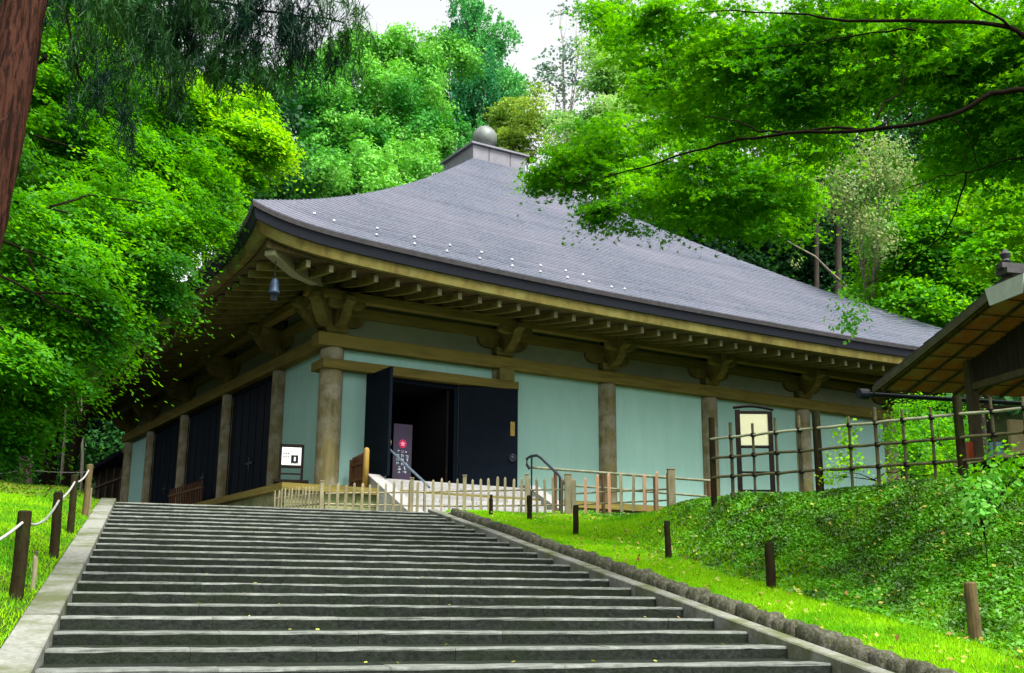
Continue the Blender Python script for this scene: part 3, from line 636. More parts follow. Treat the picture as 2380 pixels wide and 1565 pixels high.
mbt.build('lettering', M['ink'], st)['kind'] = 'stuff'
# slatted wooden screen with honey coloured post
sc_ = thing('slatted_screen', 'short red-brown slatted screen with honey coloured post left of the doorway', 'barrier', (KX, KY, HZ), ROT)
for k in range(8):
    y = -.55-.105*k; MB().box(.60, .66, y-.03, y+.03, .02, 1.05+.01*k).build('slat', M['brown'], sc_)
MB().box(.57, .595, -1.36, -.45, .78, .86).build('rail', M['brown'], sc_); MB().box(.57, .595, -1.36, -.45, .30, .38).build('rail', M['brown'], sc_)
MB().lathe([(.09,0),(.09,1.18),(.07,1.24),(.02,1.27)], 14).build('post', M['gold_wood'], sc_, (.63, -1.48, 0), smooth=True)
MB().box(.56,.70,-.50,-.42,.02,1.0).build('post', M['brown'], sc_)
# framed notice board behind the bamboo fence
nb = thing('framed_notice_board', 'tall dark framed stand holding a beige board behind the bamboo lattice fence', 'sign')
d_ = 30.5; pl, pr = at(1716, 945, d_), at(1791, 948, d_); pl, pr = Vector(pl), Vector(pr)
for p in (pl, pr): MB().box(p.x-.06, p.x+.06, p.y-.05, p.y+.05, 2.1, p.z).build('post', M['darkwood'], nb)
mb = MB(); n_ = 8; pts = [pl.lerp(pr, (k/n_)*1.24-.12)+Vector((0,0,.06+.07*math.sin(math.pi*k/n_))) for k in range(n_+1)]; mb.tube(pts, .045, 6); mb.build('curved_top', M['darkwood'], nb)
def cross(z0, z1, name, m, dy=0, dx=.06): return MB().box(pl.x+dx, pr.x-dx, pl.y-.03+dy, pl.y+.03+dy, z0, z1).build(name, M[m], nb)
cross(pl.z-.10, pl.z-.03, 'rail', 'darkwood'); cross(pl.z-.98, pl.z-.12, 'board', 'beige', .005); cross(pl.z-1.06, pl.z-1.0, 'rail', 'darkwood'); cross(pl.z-1.75, pl.z-1.70, 'rail', 'darkwood'); cross(pl.z-2.25, pl.z-2.2, 'rail', 'darkwood')
# wind bell under the near eave corner
bell = thing('wind_bell', 'small dark blue bronze bell hanging under the near corner of the eaves', 'bell')
pbx = hall_w(-3.05, -3.05, HZ+5.42)
MB().lathe([(.16,0),(.165,.03),(.13,.10),(.115,.32),(.09,.40),(.03,.45)], 16).build('bell_body', M['bronze'], bell, pbx-np.array([0,0,.32]), smooth=True)
MB().tube([pbx+np.array([0,0,.1]), pbx+np.array([0,0,.62])], .015, 6).build('hanger', M['iron'], bell)
MB().box(-.09,.09,-.01,.01,-.22,-.06).build('clapper', M['iron'], bell, pbx-np.array([0,0,.30]))
# ------------------------------------------------------------------ picket fences across the head of the stairs
def fence_run(t_, tops, n, mats, hw=.03, railz=.66, posts=(), pw=.07):
    tp = [Vector(at(*x)) for x in tops]; L_ = [0]
    for i in range(1, len(tp)): L_.append(L_[-1]+(tp[i]-tp[i-1]).length)
    def pt(u_):
        x = u_*L_[-1]
        for i in range(1, len(tp)):
            if x <= L_[i]+1e-6: return tp[i-1].lerp(tp[i], (x-L_[i-1])/(L_[i]-L_[i-1]))
        return tp[-1]
    zb = ZTOP-.02; cache = {}
    for k in range(n):
        p = pt((k+.5)/n); h = round((p.z-zb)*20)/20; mname = mats[k % len(mats)]
        if (h, mname) not in cache:
            m_ = MB().add([(sx*hw*q_, sy*.02*q_, z_) for z_, q_ in ((0,1),(h-.05,1),(h,.25)) for sx, sy in ((-1,-1),(1,-1),(1,1),(-1,1))], [(3,2,1,0),(8,9,10,11)]+[(i*4+j, i*4+(j+1)%4, (i+1)*4+(j+1)%4, (i+1)*4+j) for i in range(2) for j in range(4)]).mesh('picket'); m_.materials.append(M[mname]); cache[(h, mname)] = m_
        o = link('picket', cache[(h, mname)], None, t_, (p.x, p.y, zb)); o.rotation_euler = (random.uniform(-.03,.03), random.uniform(-.03,.03), random.uniform(-.2,.2)); o.scale = (random.uniform(.8,1.25), 1, random.uniform(.96,1.05))
    for rzf in (railz, .25):
        for i in range(len(tp)-1):
            a, b = tp[i].copy(), tp[i+1].copy(); a.z = zb+(a.z-zb)*rzf; b.z = zb+(b.z-zb)*rzf; a.y += .035; b.y += .035
            MB().tube([a, b], .024, 6).build('rail', M['picket'], t_)
    for u_ in posts:
        p = pt(u_); MB().box(-pw, pw, -pw, pw, 0, p.z-zb+.06).box(-pw-.012, pw+.012, -pw-.012, pw+.012, p.z-zb+.061, p.z-zb+.09).build('post', M['picket'], t_, (p.x, p.y-.02, zb), bev=.01)
f1 = thing('picket_fence', 'short pale picket fence seen end-on, running back beside the notice stand', 'fence', (0,0,0))
fence_run(f1, [(755,1133,28.9), (643,1149,30.4)], 14, ['picket'], hw=.018, posts=(0,), pw=.045)
f2 = thing('picket_fence', 'pale picket fence across the head of the stairs in front of the entrance steps', 'fence', (0,0,0))
fence_run(f2, [(762,1134,29.0), (962,1122,30.0), (1083,1114,30.4), (1320,1106,29.8)], 30, ['picket'], posts=(.36, .58, .84), pw=.05)
f3 = thing('picket_fence', 'picket fence with thick capped posts and red stained pickets beside the grass bank', 'fence', (0,0,0))
fence_run(f3, [(1325,1108,29.7), (1440,1098,28.9), (1572,1092,27.8)], 9, ['picket', 'picket_red', 'picket_red', 'picket_red', 'picket'], hw=.045, railz=.55, posts=(0, .97), pw=.09)
# bollard stakes, right row and left row with rope
def stake(px, pyt, pyb, d, m, lab, r=.055, grp=None):
    a = at(px, pyb, d); b = at(px, pyt, d); s_, q_ = a[:2]@SD, a[:2]@QD; z0 = float(ground_z(s_, q_)); h = b[2]-z0
    m_ = MB(); m_.tube([(0,0,-.15),(.006,0,h*.4),(-.004,.004,h*.8),(0,0,h-.015),(0,0,h)], [r*1.05, r, r, r*.97, r*.8], 12, wob=.08)
    o = m_.build('wooden_stake', M[m], None, (a[0], a[1], z0)); tag(o, lab, 'post', grp); o.rotation_euler = (random.uniform(-.02,.02), random.uniform(-.02,.02), 0)
    return Vector((a[0], a[1], z0+h))
stake(2280,1336,1490,13.4,'postlt','nearest brown stake right of the stairs, at the foot of the dark bank', .075, 'stakes along the right of the stairs')
stake(1802,1252,1370,17.15,'post','second nearest stake right of the stairs, stout and mossy in bright grass', .072, 'stakes along the right of the stairs')
stake(1562,1205,1305,20.3,'post','dark stake in the middle of the right-hand lawn, third nearest', .058, 'stakes along the right of the stairs')
stake(1345,1172,1245,24.5,'post','dark stake standing just below the thick capped fence post, fourth nearest', .062, 'stakes along the right of the stairs')
stake(1237,1151,1215,27.4,'post','short dark stake near the stone edging in front of the picket fence, fifth nearest', .06, 'stakes along the right of the stairs')
stake(1147,1151,1196,28.6,'post','farthest and smallest stake of the right row, at the end of the stone edging', .05, 'stakes along the right of the stairs')
L1 = stake(50,1205,1370,12.96,'post','nearest thick dark stake left of the stairs holding a rope', .078, 'roped stakes along the left of the stairs')
L2 = stake(135,1160,1280,16.6,'post','second stake from the front on the left lawn, carrying the rope', .068, 'roped stakes along the left of the stairs')
L3 = stake(172,1120,1228,19.8,'post','third stake from the front on the left lawn, close in front of the pale one', .062, 'roped stakes along the left of the stairs')
L4 = stake(205,1095,1190,23.1,'postlt','pale brown stake at the top end of the left rope', .065, 'roped stakes along the left of the stairs')
L5 = stake(54,1096,1160,31.0,'postlt','lone pale brown stake at the dark wood edge on the far left', .085)
stake(88,1296,1345,13.8,'picket','tiny pale marker peg in the grass beside the nearest left stake', .03)
stake(213,1150,1190,23.2,'picket','short pale peg leaning at the foot of the pale rope stake', .035)
L0 = L1+(L1-L2)*.8+Vector((-.3,0,-.1))
rp2 = MB()
def sag(a, b, s_, mb_, r=.013):
    mb_.tube([a.lerp(b, k/10)-Vector((0,0,s_*4*(k/10)*(1-k/10))) for k in range(11)], r, 6)
for a, b, s_ in ((L0, L1, .08), (L1, L2, .16), (L2, L3, .05), (L3, L4, .08)): sag(a-Vector((0,0,.12)), b-Vector((0,0,.12)), s_, rp2, .016)
tag(rp2.build('rope', M['rope'], None), 'pale rope sagging between the stakes left of the stairs', 'rope')
rp2 = MB(); sag(L5-Vector((0,0,.15)), Vector(at(215,1112,33)), .05, rp2, .012); sag(L5-Vector((0,0,.15)), Vector(at(-60,1115,30)), .1, rp2, .012)
tag(rp2.build('rope', M['rope'], None), 'thin rope at the wood edge tied to the lone far-left stake', 'rope')
# bamboo lattice fence on the bank
bf = thing('bamboo_fence', 'open bamboo lattice fence with dark posts on top of the grassy bank', 'fence', (0,0,0))
A_, B_ = at(1663, 1100, 21.7), at(2245, 1100, 18.0); dirx = (B_-A_)/np.linalg.norm(B_-A_); LL = np.linalg.norm(B_-A_)
def bfp(u_): return A_[:2]+(B_[:2]-A_[:2])*u_
def gz(p): return float(ground_z(p@SD, p@QD))
for px, u_, pt_ in ((1663,0,964), (1957,.47,946), (2245,1.0,905), (2530,1.62,880)):
    p = bfp(u_); MB().tube([(p[0],p[1],gz(p)-.1),(p[0],p[1],at(px,pt_,p[1])[2])], .075 if u_ else .06, 12, wob=.04).build('post', M['post'], bf)
railz = [3.22, 2.52, 1.0]
def zr(u_, k):   # rail heights fitted at both ends
    a = [at(1675,1012,21.6)[2], at(1675,1057,21.6)[2], at(1675,1102,21.6)[2]][k]; b = [at(2240,949,18.02)[2], at(2240,1002,18.02)[2], at(2240,1056,18.02)[2]][k]
    return a+(b-a)*u_
for k in range(3):
    pts = []
    for u_ in np.linspace(-.01, 1.7, 40):
        p = bfp(u_); pts.append((p[0]+random.uniform(-.006,.006), p[1]-.06, zr(u_, k)+random.uniform(-.008,.008)))
    MB().tube(pts, .026, 8).build('rail', M['bamboo_lt' if k == 0 else 'bamboo'], bf)
u_ = .09; i = 0
while u_ < 1.6:
    if min(abs(u_-x) for x in (0,.47,1.0,1.62)) > .03:
        p = bfp(u_); h = zr(u_, 0)+.22+random.uniform(-.05,.1)
        c_ = MB().tube([(p[0],p[1],gz(p)-.1),(p[0]+.005,p[1],(gz(p)+h)/2),(p[0],p[1],h)], (.026 if i % 3 else .034), 8).build('cane', M['bamboo'], bf)
        for k in range(3): MB().lathe([(.05,-.035),(.055,0),(.05,.035)], 8).build('knot', M['ink'], c_, (p[0], p[1]-.03, zr(u_, k)))
    u_ += .102; i += 1
# ------------------------------------------------------------------ the small roofed hut at the right
hw_ = np.array([.22, -.975]); hg = np.array([.975, .22])
E0 = at(2040, 900, 24.0); hut = thing('roofed_hut', 'small open wooden hut with bark-lined roof at the right edge', 'hut', (E0[0], E0[1], 0), math.atan2(hg[1], hg[0]))
# local x along hg (to the right), local y = away; rake runs along -y
ze = E0[2]; run = 4.7; zrdg = at(2352, 645, E0[1]-.975*run)[2]
def rz_(y): t = -y/run; return ze+(zrdg-ze)*(t*.92+.08*t*t) if t <= 1 else zrdg-(t-1)*(zrdg-ze)
XL = 6.0
for side in (0, 1):
    ya = [-run*k/12 for k in range(13)] if side == 0 else [-run-run*k/12 for k in range(13)]
    Zf = lambda y: rz_(y) if y >= -run else rz_(-2*run-y)
    for k in range(12):
        mb = MB(); y0, y1 = ya[k], ya[k+1]; z0, z1 = Zf(y0), Zf(y1)
        x0 = -.05-.01*(k % 2)
        v = [(x,y,z+dz) for (y,z) in ((y0,z0),(y1,z1)) for x in (x0, XL) for dz in (.12,.20)]
        lift = .02
        v[1] = (x0,y0,z0+.20+lift); v[3] = (XL,y0,z0+.20+lift)
        mb.add(v, [(0,1,3,2),(4,6,7,5),(0,4,5,1),(2,3,7,6),(0,2,6,4),(1,5,7,3)]); mb.build('roof_course', M['edge'], hut)
    # bark sheets seen from below
    for k in range(8):
        y0, y1 = ya[0]+(ya[-1]-ya[0])*k/8, ya[0]+(ya[-1]-ya[0])*(k+1)/8
        for j in range(10):
            xa = .12+j*.58; zo = random.uniform(0, .012); mb = MB()
            mb.add([(xa+.005,y0,Zf(y0)+.07+zo),(xa+.57,y0,Zf(y0)+.07+zo),(xa+.57,y1,Zf(y1)+.07+zo+.015),(xa+.005,y1,Zf(y1)+.07+zo+.015),(xa+.005,y0,Zf(y0)+.11),(xa+.57,y0,Zf(y0)+.11),(xa+.57,y1,Zf(y1)+.11),(xa+.005,y1,Zf(y1)+.11)], [(0,3,2,1),(4,5,6,7),(0,1,5,4),(1,2,6,5),(2,3,7,6),(3,0,4,7)])
            mb.build('bark_sheet', M['hut_bark'], hut)
    for j in range(9):
        xa = .15+j*.58; mb = MB(); mb.bar((xa, ya[0], Zf(ya[0])+.04), (xa, ya[-1], Zf(ya[-1])+.04), .04, .05); mb.build('rafter', M['hut_wood'], hut)
    for k in range(1, 8):
        y = ya[0]+(ya[-1]-ya[0])*k/8; MB().box(.1, XL, y-.012, y+.012, Zf(y)+.052, Zf(y)+.068).build('batten', M['hut_wood'], hut)
    mb = MB(); n_ = 12
    for k in range(n_):
        y0, y1 = ya[k], ya[k+1]; h0 = .15
        mb.add([(x,y,Zf(y)+dz) for y in (y0,y1) for x in (-.10,-.055) for dz in (-h0+.14,.13)], [(0,1,3,2),(4,6,7,5),(0,4,5,1),(2,3,7,6),(0,2,6,4),(1,5,7,3)])
    mb.build('bargeboard', M['rake'], hut)
mb = MB(); mb.box(-.16, XL, -run-.16, -run+.16, zrdg+.19, zrdg+.30); mb.box(-.2, XL, -run-.09, -run+.09, zrdg+.301, zrdg+.40); mb.build('ridge_cap', M['edge'], hut)
mb = MB(); mb.lathe([(.05,0),(.09,.05),(.06,.090),(.10,.18),(.02,.28)], 10, (-.05, -run, zrdg+.40)); mb.build('ridge_ornament', M['edge'], hut)
mb = MB(); mb.prism([(-.55,-.02),(.55,-.02),(.45,-.36),(-.45,-.36)], -.14, -.105, T=lambda p: (p[1], -run+p[0], zrdg+.08+p[2])); mb.build('gable_plate', M['white'], hut)
mb = MB(); mb.tube([(-.35, .12, ze-.02), (XL, .12, ze-.06)], .05, 10); mb.build('gutter', M['iron'], hut)
mb = MB(); mb.tube([(-.37, .12, ze-.02), (-.15, .12, ze-.02)], .12, 12); mb.build('gutter_end', M['iron'], hut)
GZ = 2.0
for (x, y) in ((1.15,-1.7), (1.15,-4.6), (4.6,-1.7), (1.15, -6.9)):
    MB().box(x-.09, x+.09, y-.09, y+.09, GZ-.2, rz_(max(y, -2*run-y) if y < -run else y)+.03).build('post', M['hut_wood'], hut)
MB().box(1.30, 1.38, -1.55, -1.47, GZ, ze+.45).build('brace_post', M['hut_wood'], hut)
# gable boards above the opening
k = 0
y = -1.82
while y > -2*run+1.8:
    top = Zf(y)+.02 if y < -run else rz_(y)+.02
    zlow = at(2275, 870, 22.3)[2]+.0
    MB().box(1.13, 1.165, y-.155, y-.005, zlow, top).build('board', M['hut_dark'], hut); y -= .16; k += 1
MB().box(1.08, 1.22, -2*run+1.6, -1.6, at(2275,870,22.3)[2]-.14, at(2275,870,22.3)[2]-.002).build('tie_beam', M['hut_wood'], hut)
cz = at(2262, 1054, 22.3)[2]
MB().box(.75, 1.5, -6.9, -1.45, cz-.07, cz).build('counter', M['hut_pale'], hut)
MB().box(1.20, 1.26, -6.9, -1.8, GZ, cz-.072).build('counter_front', M['hut_dark'], hut)
MB().box(1.9, 5.0, -1.78, -1.70, GZ+.9, GZ+1.75).build('back_board', M['hut_pale'], hut)
MB().box(1.25, 5.2, -1.82, -1.785, GZ+1.95, GZ+2.02).build('shelf_rail', M['hut_wood'], hut)
cup = MB().lathe([(.10,0),(.115,.05),(.12,.30),(.125,.32)], 16).build('blue_bucket', M['blue'], None, (E0[0]+hg[0]*1.15+hw_[0]*2.3, E0[1]+hg[1]*1.15+hw_[1]*2.3, cz+.002), smooth=True); tag(cup, 'small pale blue bucket standing on the hut counter', 'bucket')
obx = MB().box(-.14,.14,-.10,.10,0,.42).box(-.10,.10,-.101,-.10,.1,.3).build('red_box', M['orange'], None, (E0[0]+hg[0]*1.12+hw_[0]*1.62, E0[1]+hg[1]*1.12+hw_[1]*1.62, cz+.002), bev=.02); tag(obx, 'orange-red box behind the corner post on the hut counter', 'box')
# dark side building beyond the stairs at the left
sb = thing('side_building', 'low dark outbuilding with lean-to roof beyond the head of the stairs on the left', 'building')
p0 = at(226, 1175, 60); p1 = at(292, 1175, 60)
mb = MB(); mb.box(p0[0], p1[0], 60, 63, 2.0, at(250,1100,60)[2]); mb.build('wall', M['hut_dark'], sb)
ra, rb_ = Vector(at(214,1112,59.4)), Vector(at(294,1066,59.4))
mb = MB(); mb.bar(ra+Vector((0,1.6,0)), rb_+Vector((0,1.6,0)), 4.2, .2); mb.build('lean_to_roof', M['fascia'], sb)
for k_ in range(4): mb = MB(); x_ = p0[0]+(p1[0]-p0[0])*(k_+.5)/4; mb.box(x_-.06, x_+.06, 59.9, 59.99, 2.0, at(250,1104,60)[2]); mb.build('post', M['hut_wood'], sb)
ra, rb_ = Vector(at(226,1150,58.8)), Vector(at(292,1124,58.8)); MB().bar(ra, rb_, .3, .10).build('handrail', M['hut_wood'], sb)
# ------------------------------------------------------------------ trees
TILT = [0.]
def crown_leaves(centers, radii, flat, leaf, n_per, kind, spray):
    Ps, Ns, Ds = [], [], []
    for c0, r0, n0 in zip(centers, radii, n_per):
        ns = max(3, int(n0/spray[1]))
        u_ = rng.normal(0, 1, (ns, 3)); u_ /= np.linalg.norm(u_, axis=1)[:, None]
        rad = r0*rng.uniform(.25, 1, ns)**.5
        sc3 = np.array([1, 1, flat]); cs_ = c0+u_*rad[:, None]*sc3
        for k in range(ns):
            m_ = int(spray[1]*rng.uniform(.5, 1.4)); rs = spray[0]*rng.uniform(.6, 1.3)
            if kind == 'layer':
                n_ = np.array([u_[k,0]*.35+TILT[0], u_[k,1]*.35, 1.])+rng.normal(0, .15, 3); n_ /= np.linalg.norm(n_)
                q = rng.normal(0, .5, (m_, 3)); q -= n_*np.outer(q@n_, np.ones(3))*.88
                L_ = np.linalg.norm(q, axis=1)
                P = cs_[k]+q*rs; P[:, 2] -= .22*rs*L_**2
                Ps.append(P); Ns.append(np.tile(n_, (m_, 1))); Ds.append(q/(L_[:, None]+1e-6))
            elif kind == 'hang':
                t = rng.uniform(0, 1, m_); o_ = np.array([u_[k,0], u_[k,1], 0])*.35+rng.normal(0, .25, 3)*[1,1,0]
                st_ = rng.integers(0, 7, m_); so_ = rng.normal(0, .16, (7, 3))*rs
                P = cs_[k]+so_[st_]+np.outer(t, o_)*rs+np.outer(t**1.6, [0,0,-1.2])*rs+rng.normal(0, .035, (m_, 3))*rs*(1+t[:, None])
                Ps.append(P); Ns.append(rng.normal(0, 1, (m_, 3))); Ds.append(np.tile([0,0,-1.], (m_, 1))+rng.normal(0,.25,(m_,3)))
            else:
                q = rng.normal(0, .42, (m_, 3)); P = cs_[k]+q*rs
                Ps.append(P); Ns.append(q+u_[k]*.5+np.array([0,0,.4])); Ds.append(q)
    return np.concatenate(Ps), np.concatenate(Ns), np.concatenate(Ds)
def wpos(b): return at(b[0], b[1], b[2])
NT = [0]
def tree(name, label, cat, blobs, leaf_m, leaf, dens, kind='layer', flat=.6, spray=(.7, 60), base=None, trunk_r=.2, bark='trunk', lobes=1, elong=1.5, jit=.45, group=None, limbs=True, trunk_pts=None, top=None, split=0):
    cen = np.array([wpos(b) for b in blobs]); rad = np.array([b[3] for b in blobs])
    if split:
        c2, r2 = [], []
        for c0, r0 in zip(cen, rad):
            for _ in range(split):
                d_ = rng.normal(0, 1, 3); d_ /= np.linalg.norm(d_); c2.append(c0+d_*r0*rng.uniform(.25, .85)*np.array([1,1,.85])); r2.append(r0*rng.uniform(.28, .52)*(7/max(7,split))**.4)
        lc, lr = np.array(c2), np.array(r2)
    else: lc, lr = cen, rad
    npb = np.maximum(40, dens*lr**2/leaf**2).astype(int)
    if base is None:
        m_ = cen[:, :2].mean(0); base = (m_[0], m_[1])
    s_, q_ = np.array(base)@SD, np.array(base)@QD; z0 = float(ground_z(s_, q_))-.3
    t_ = thing(name, label, cat, (base[0], base[1], z0), 0, group); off = np.array([base[0], base[1], z0])
    P, N, D = crown_leaves(lc-off, lr, flat, leaf, npb, kind, spray)
    k = P[:, 2] > .4; P, N, D = P[k], N[k], D[k]
    V, F, rn = leaf_quads(P, N, leaf, jit, elong, lobes, D if kind == 'hang' else None)
    NT[0] += len(F)*(1 if F.shape[1] == 3 else 2)
    npmesh('crown', V, F, M[leaf_m], t_, rnd=rn)
    # trunk and limbs
    topc = cen[np.argmax(cen[:, 2])]-off if top is None else np.array(top)-off
    ctr = cen.mean(0)-off; mb = MB()
    if trunk_pts is None:
        tp = [np.array([0,0,-.2]), np.array([ctr[0]*.15, ctr[1]*.15, topc[2]*.25]), np.array([ctr[0]*.6, ctr[1]*.6, topc[2]*.55]), np.array([topc[0]*.6+ctr[0]*.4, topc[1]*.6+ctr[1]*.4, topc[2]*.92])]
    else: tp = [np.array(p)-off for p in trunk_pts]
    fine = []
    for i in range(len(tp)-1):
        for j in range(4): fine.append(tp[i]+(tp[i+1]-tp[i])*j/4+rng.normal(0, trunk_r*.12, 3)*(1 if i+j else 0))
    fine.append(tp[-1]); nn = len(fine)
    mb.tube(fine, [trunk_r*(1.25 if i == 0 else 1)*(1-.85*i/(nn-1)) for i in range(nn)], 9, wob=.06)
    mb.build('trunk', M[bark], t_, smooth=True)
    if limbs:
        lb = MB()
        for c0, r0 in zip(cen-off, rad):
            j = int(np.argmin([abs((p[2]) - c0[2]*.72) for p in fine])); a = np.array(fine[j]); n_ = 5; pts = []
            for i in range(n_+1):
                t = i/n_; p = a*(1-t)+c0*t; p[2] += .12*np.linalg.norm(c0-a)*math.sin(math.pi*t)*.5; pts.append(p+rng.normal(0, .05*r0, 3)*(i > 0))
            r1 = max(.012, trunk_r*.30*(1-.8*j/nn)+.01*r0); lb.tube(pts, [r1*(1-.8*i/n_) for i in range(n_+1)], 6)
            for _ in range(3):
                e_ = c0+rng.normal(0, .5, 3)*r0*np.array([1,1,flat]); m2 = (np.array(pts[3])+e_)/2+rng.normal(0, .1, 3)*r0
                lb.tube([pts[3], m2, e_], [r1*.4, r1*.28, r1*.1], 5)
        lb.build('limb', M[bark], t_, smooth=True)
    return t_
def grid_blobs(x0, x1, y0, y1, nx, ny, d, dd, r, jr=.25, keep=lambda x, y: True):
    o = []
    for i in range(nx):
        for j in range(ny):
            x = x0+(x1-x0)*(i+.5+random.uniform(-.35,.35))/nx; y = y0+(y1-y0)*(j+.5+random.uniform(-.35,.35))/ny
            if keep(x, y): o.append((x, y, d+random.uniform(-dd, dd), r*random.uniform(1-jr, 1+jr)))
    return o
# --- right: overhanging maple, nearest, with long visible boughs
rb = [(1560,60,17,1.0),(1450,40,18.5,.8),(1400,30,19.5,.6),(1700,50,16.5,1.1),(1850,60,16,1.1),(2000,40,15,1.2),(2150,60,15,1.2),(2300,50,14,1.2),(2420,90,14,1.4),
      (1640,170,17,.95),(1760,180,16.5,1.1),(1900,170,16,1.1),(2050,150,15.5,1.2),(2200,160,15,1.2),(2350,150,14.5,1.2),
      (1720,270,17.5,.9),(1880,260,16.5,1.0),(2230,320,16,.8),(2320,300,15.5,1.1),(2400,330,15,1.2),(1600,260,18,.7)]
base_r = sq(9.5, 19.5)[:2]
mp = tree('maple_tree', 'large overhanging maple at the upper right with long dark boughs and fresh green leaves', 'tree', rb, 'leaf_right', .092, 23, 'layer', .6, (.45, 70), split=8, base=at(2800,1150,12.8)[:2], trunk_r=.26, bark='branch', lobes=3, jit=.55, limbs=False, trunk_pts=[at(2800,1150,12.8), at(2780,700,12.8), at(2720,250,12.9), at(2600,-100,13)])
def bough(pts, r0, r1, parent=mp):
    off = np.array(parent.location); n = len(pts)
    P = [at(*p)-off for p in pts]; fine = []
    for i in range(n-1):
        for j in range(3): fine.append(P[i]+(P[i+1]-P[i])*j/3+rng.normal(0, .012, 3))
    fine.append(P[-1]); k = len(fine)
    r0 *= .62; r1 *= .7; MB().tube(fine, [r0+(r1-r0)*i/(k-1) for i in range(k)], 8).build('bough', M['branch'], parent, smooth=True)
bough([(2722,262,12.9),(2380,190,13),(2298,199,13),(2230,240,13.1),(2140,272,13.2),(1981,292,13.4),(1822,304,13.8),(1709,316,14.2),(1641,333,14.6),(1528,372,15),(1430,400,15.6),(1330,425,16.2)], .068, .010)
bough([(1981,290,13.4),(1936,286,13.5),(1830,300,13.8),(1755,297,14.1),(1709,274,14.4),(1620,262,14.8)], .034, .008)
bough([(2700,170,12.9),(2380,76,13),(2335,45,13),(2208,33,13.1),(2072,32,13.3),(1959,38,13.5),(1868,25,13.7),(1732,16,14),(1600,24,14.6)], .062, .010)
bough([(2335,47,13),(2270,5,13),(2200,-50,13)], .03, .015)
bough([(2120,52,13.2),(2020,60,13.4),(1930,80,13.7),(1800,100,14),(1660,110,14.6)], .022, .007)
bough([(2030,265,13.3),(2045,228,13.4),(2080,205,13.5),(2092,170,13.5),(2085,131,13.6),(2060,110,13.7)], .024, .010)
bough([(2030,284,13.3),(2100,245,13.2),(2120,225,13.2)], .012, .006)
bough([(2200,258,13.1),(2240,290,13.2),(2262,350,13.4),(2266,370,13.5)], .014, .006)
bough([(2735,340,12.9),(2550,330,13.6),(2380,345,14),(2250,380,14),(2180,395,14.2),(2090,430,14.5)], .022, .008)
bough([(2240,390,14.2),(2225,450,14.4),(2190,530,14.8),(2120,590,15.2),(2010,650,15.6)], .022, .008)
bough([(1890,345,14.5),(1840,365,14.8),(1770,400,15.2)], .014, .006)
# --- right: second maple whose skirts reach over the roof
lb2 = [(1330,330,22,.9),(1290,390,21.5,.75),(1400,380,21.5,1.1),(1470,330,22,1.1),(1350,405,21.5,.6),(1460,450,21,.85),(1560,400,21,1.2),(1650,440,20.5,1.1),(1600,475,21,.7),(1700,490,21,.7),
       (1760,460,20.5,1.1),(1830,400,20.5,.95),(1750,360,20.5,1.2),(1640,340,21,1.2),(1540,260,23,1.2),(1640,230,22,1.2),(1790,260,21.5,1.4),(1500,180,24,.9),(1930,220,21,1.1),(1840,500,21,.6),(2200,420,21,1.0),(1250,415,21.5,.35),(1375,488,21.5,.33),(1560,80,23,1.3),(1700,100,23,1.4),(1900,80,22,1.4),(2100,150,22,1.5),(2300,200,21,1.5),(1440,100,24,.7),(2260,60,22,1.5)]
tree('maple_tree', 'bright green maple whose lower skirts reach over the right slope of the roof', 'tree', lb2, 'leaf_right', .10, 21, 'layer', .7, (.42, 60), split=8, base=at(2720,1060,27)[:2], trunk_r=.2, bark='branch', lobes=3, jit=.55, limbs=False, trunk_pts=[at(2720,1060,27), at(2640,700,26), at(2560,350,24), at(2450,50,22)])
# --- right: forest behind the hall
tree('maple_tree', 'dense mid green maple standing between the hall roof and the hut', 'tree', grid_blobs(2060,2420,430,740,5,4,50,1.5,2.2,keep=lambda x,y: y < 700 or x > 2180)+[(2150,690,52,1.8),(2060,660,54,1.8),(2250,730,50,1.8)], 'leaf_right', .17, 22, 'layer', .6, (1.2, 60), base=at(2320,1000,54)[:2], trunk_r=.3)
tree('yellow_maple', 'yellow-green maple glowing above the hut ridge at the right edge', 'tree', [(2330,540,30,1.1),(2370,480,30,1.2),(2300,590,30,.8),(2390,570,30,1.1),(2320,450,31,.9),(2375,260,30,.7),(2420,400,31,1.3),(2285,560,30,.45)], 'leaf_lime', .12, 22, 'layer', .55, (.6, 50), base=at(2520,1000,30)[:2], trunk_r=.16)
tree('vine_clad_tree', 'pale pinkish-green vine-clad tree with bare twigs above the right roof slope', 'tree', [(2010,350,47,1.2),(1970,400,47,1.4),(2060,390,47,1.2),(2000,450,47,1.5),(1940,440,47,1.0),(1990,510,47,1.0),(2040,540,47,1.0),(2050,340,47,.8),(2080,410,47,.8)], 'leaf_vine', .12, 11, 'ball', .8, (.7, 30), base=at(1990,900,58)[:2], trunk_r=.28, bark='trunk_lt')
k_ = [('tree_trunk_a', 1890, 540, 700), ('tree_trunk_b', 1945, 520, 700), ('tree_trunk_c', 1985, 500, 700)]
for i, (px, y0, x_) in enumerate(((1892,520,.35),(1940,480,.5),(1990,470,.62))):
    d = 60+i*2; labs = ['dark straight cedar, leftmost of three behind the right roof slope', 'middle cedar of three behind the right roof slope', 'thickest cedar, rightmost of three behind the right roof slope']
    tree('cedar_tree', labs[i], 'tree', [(px-20,330-20*i,d,2.4),(px+25,250,d,2.6),(px,150,d,2.4),(px-5,430,d,1.2)], 'leaf_dark', .25, 16, 'hang', .8, (1.4, 60), base=at(px,1000,d)[:2], trunk_r=x_*.9, bark='trunk', top=at(px+10,120,d), group='cedars behind the right roof slope', limbs=True)
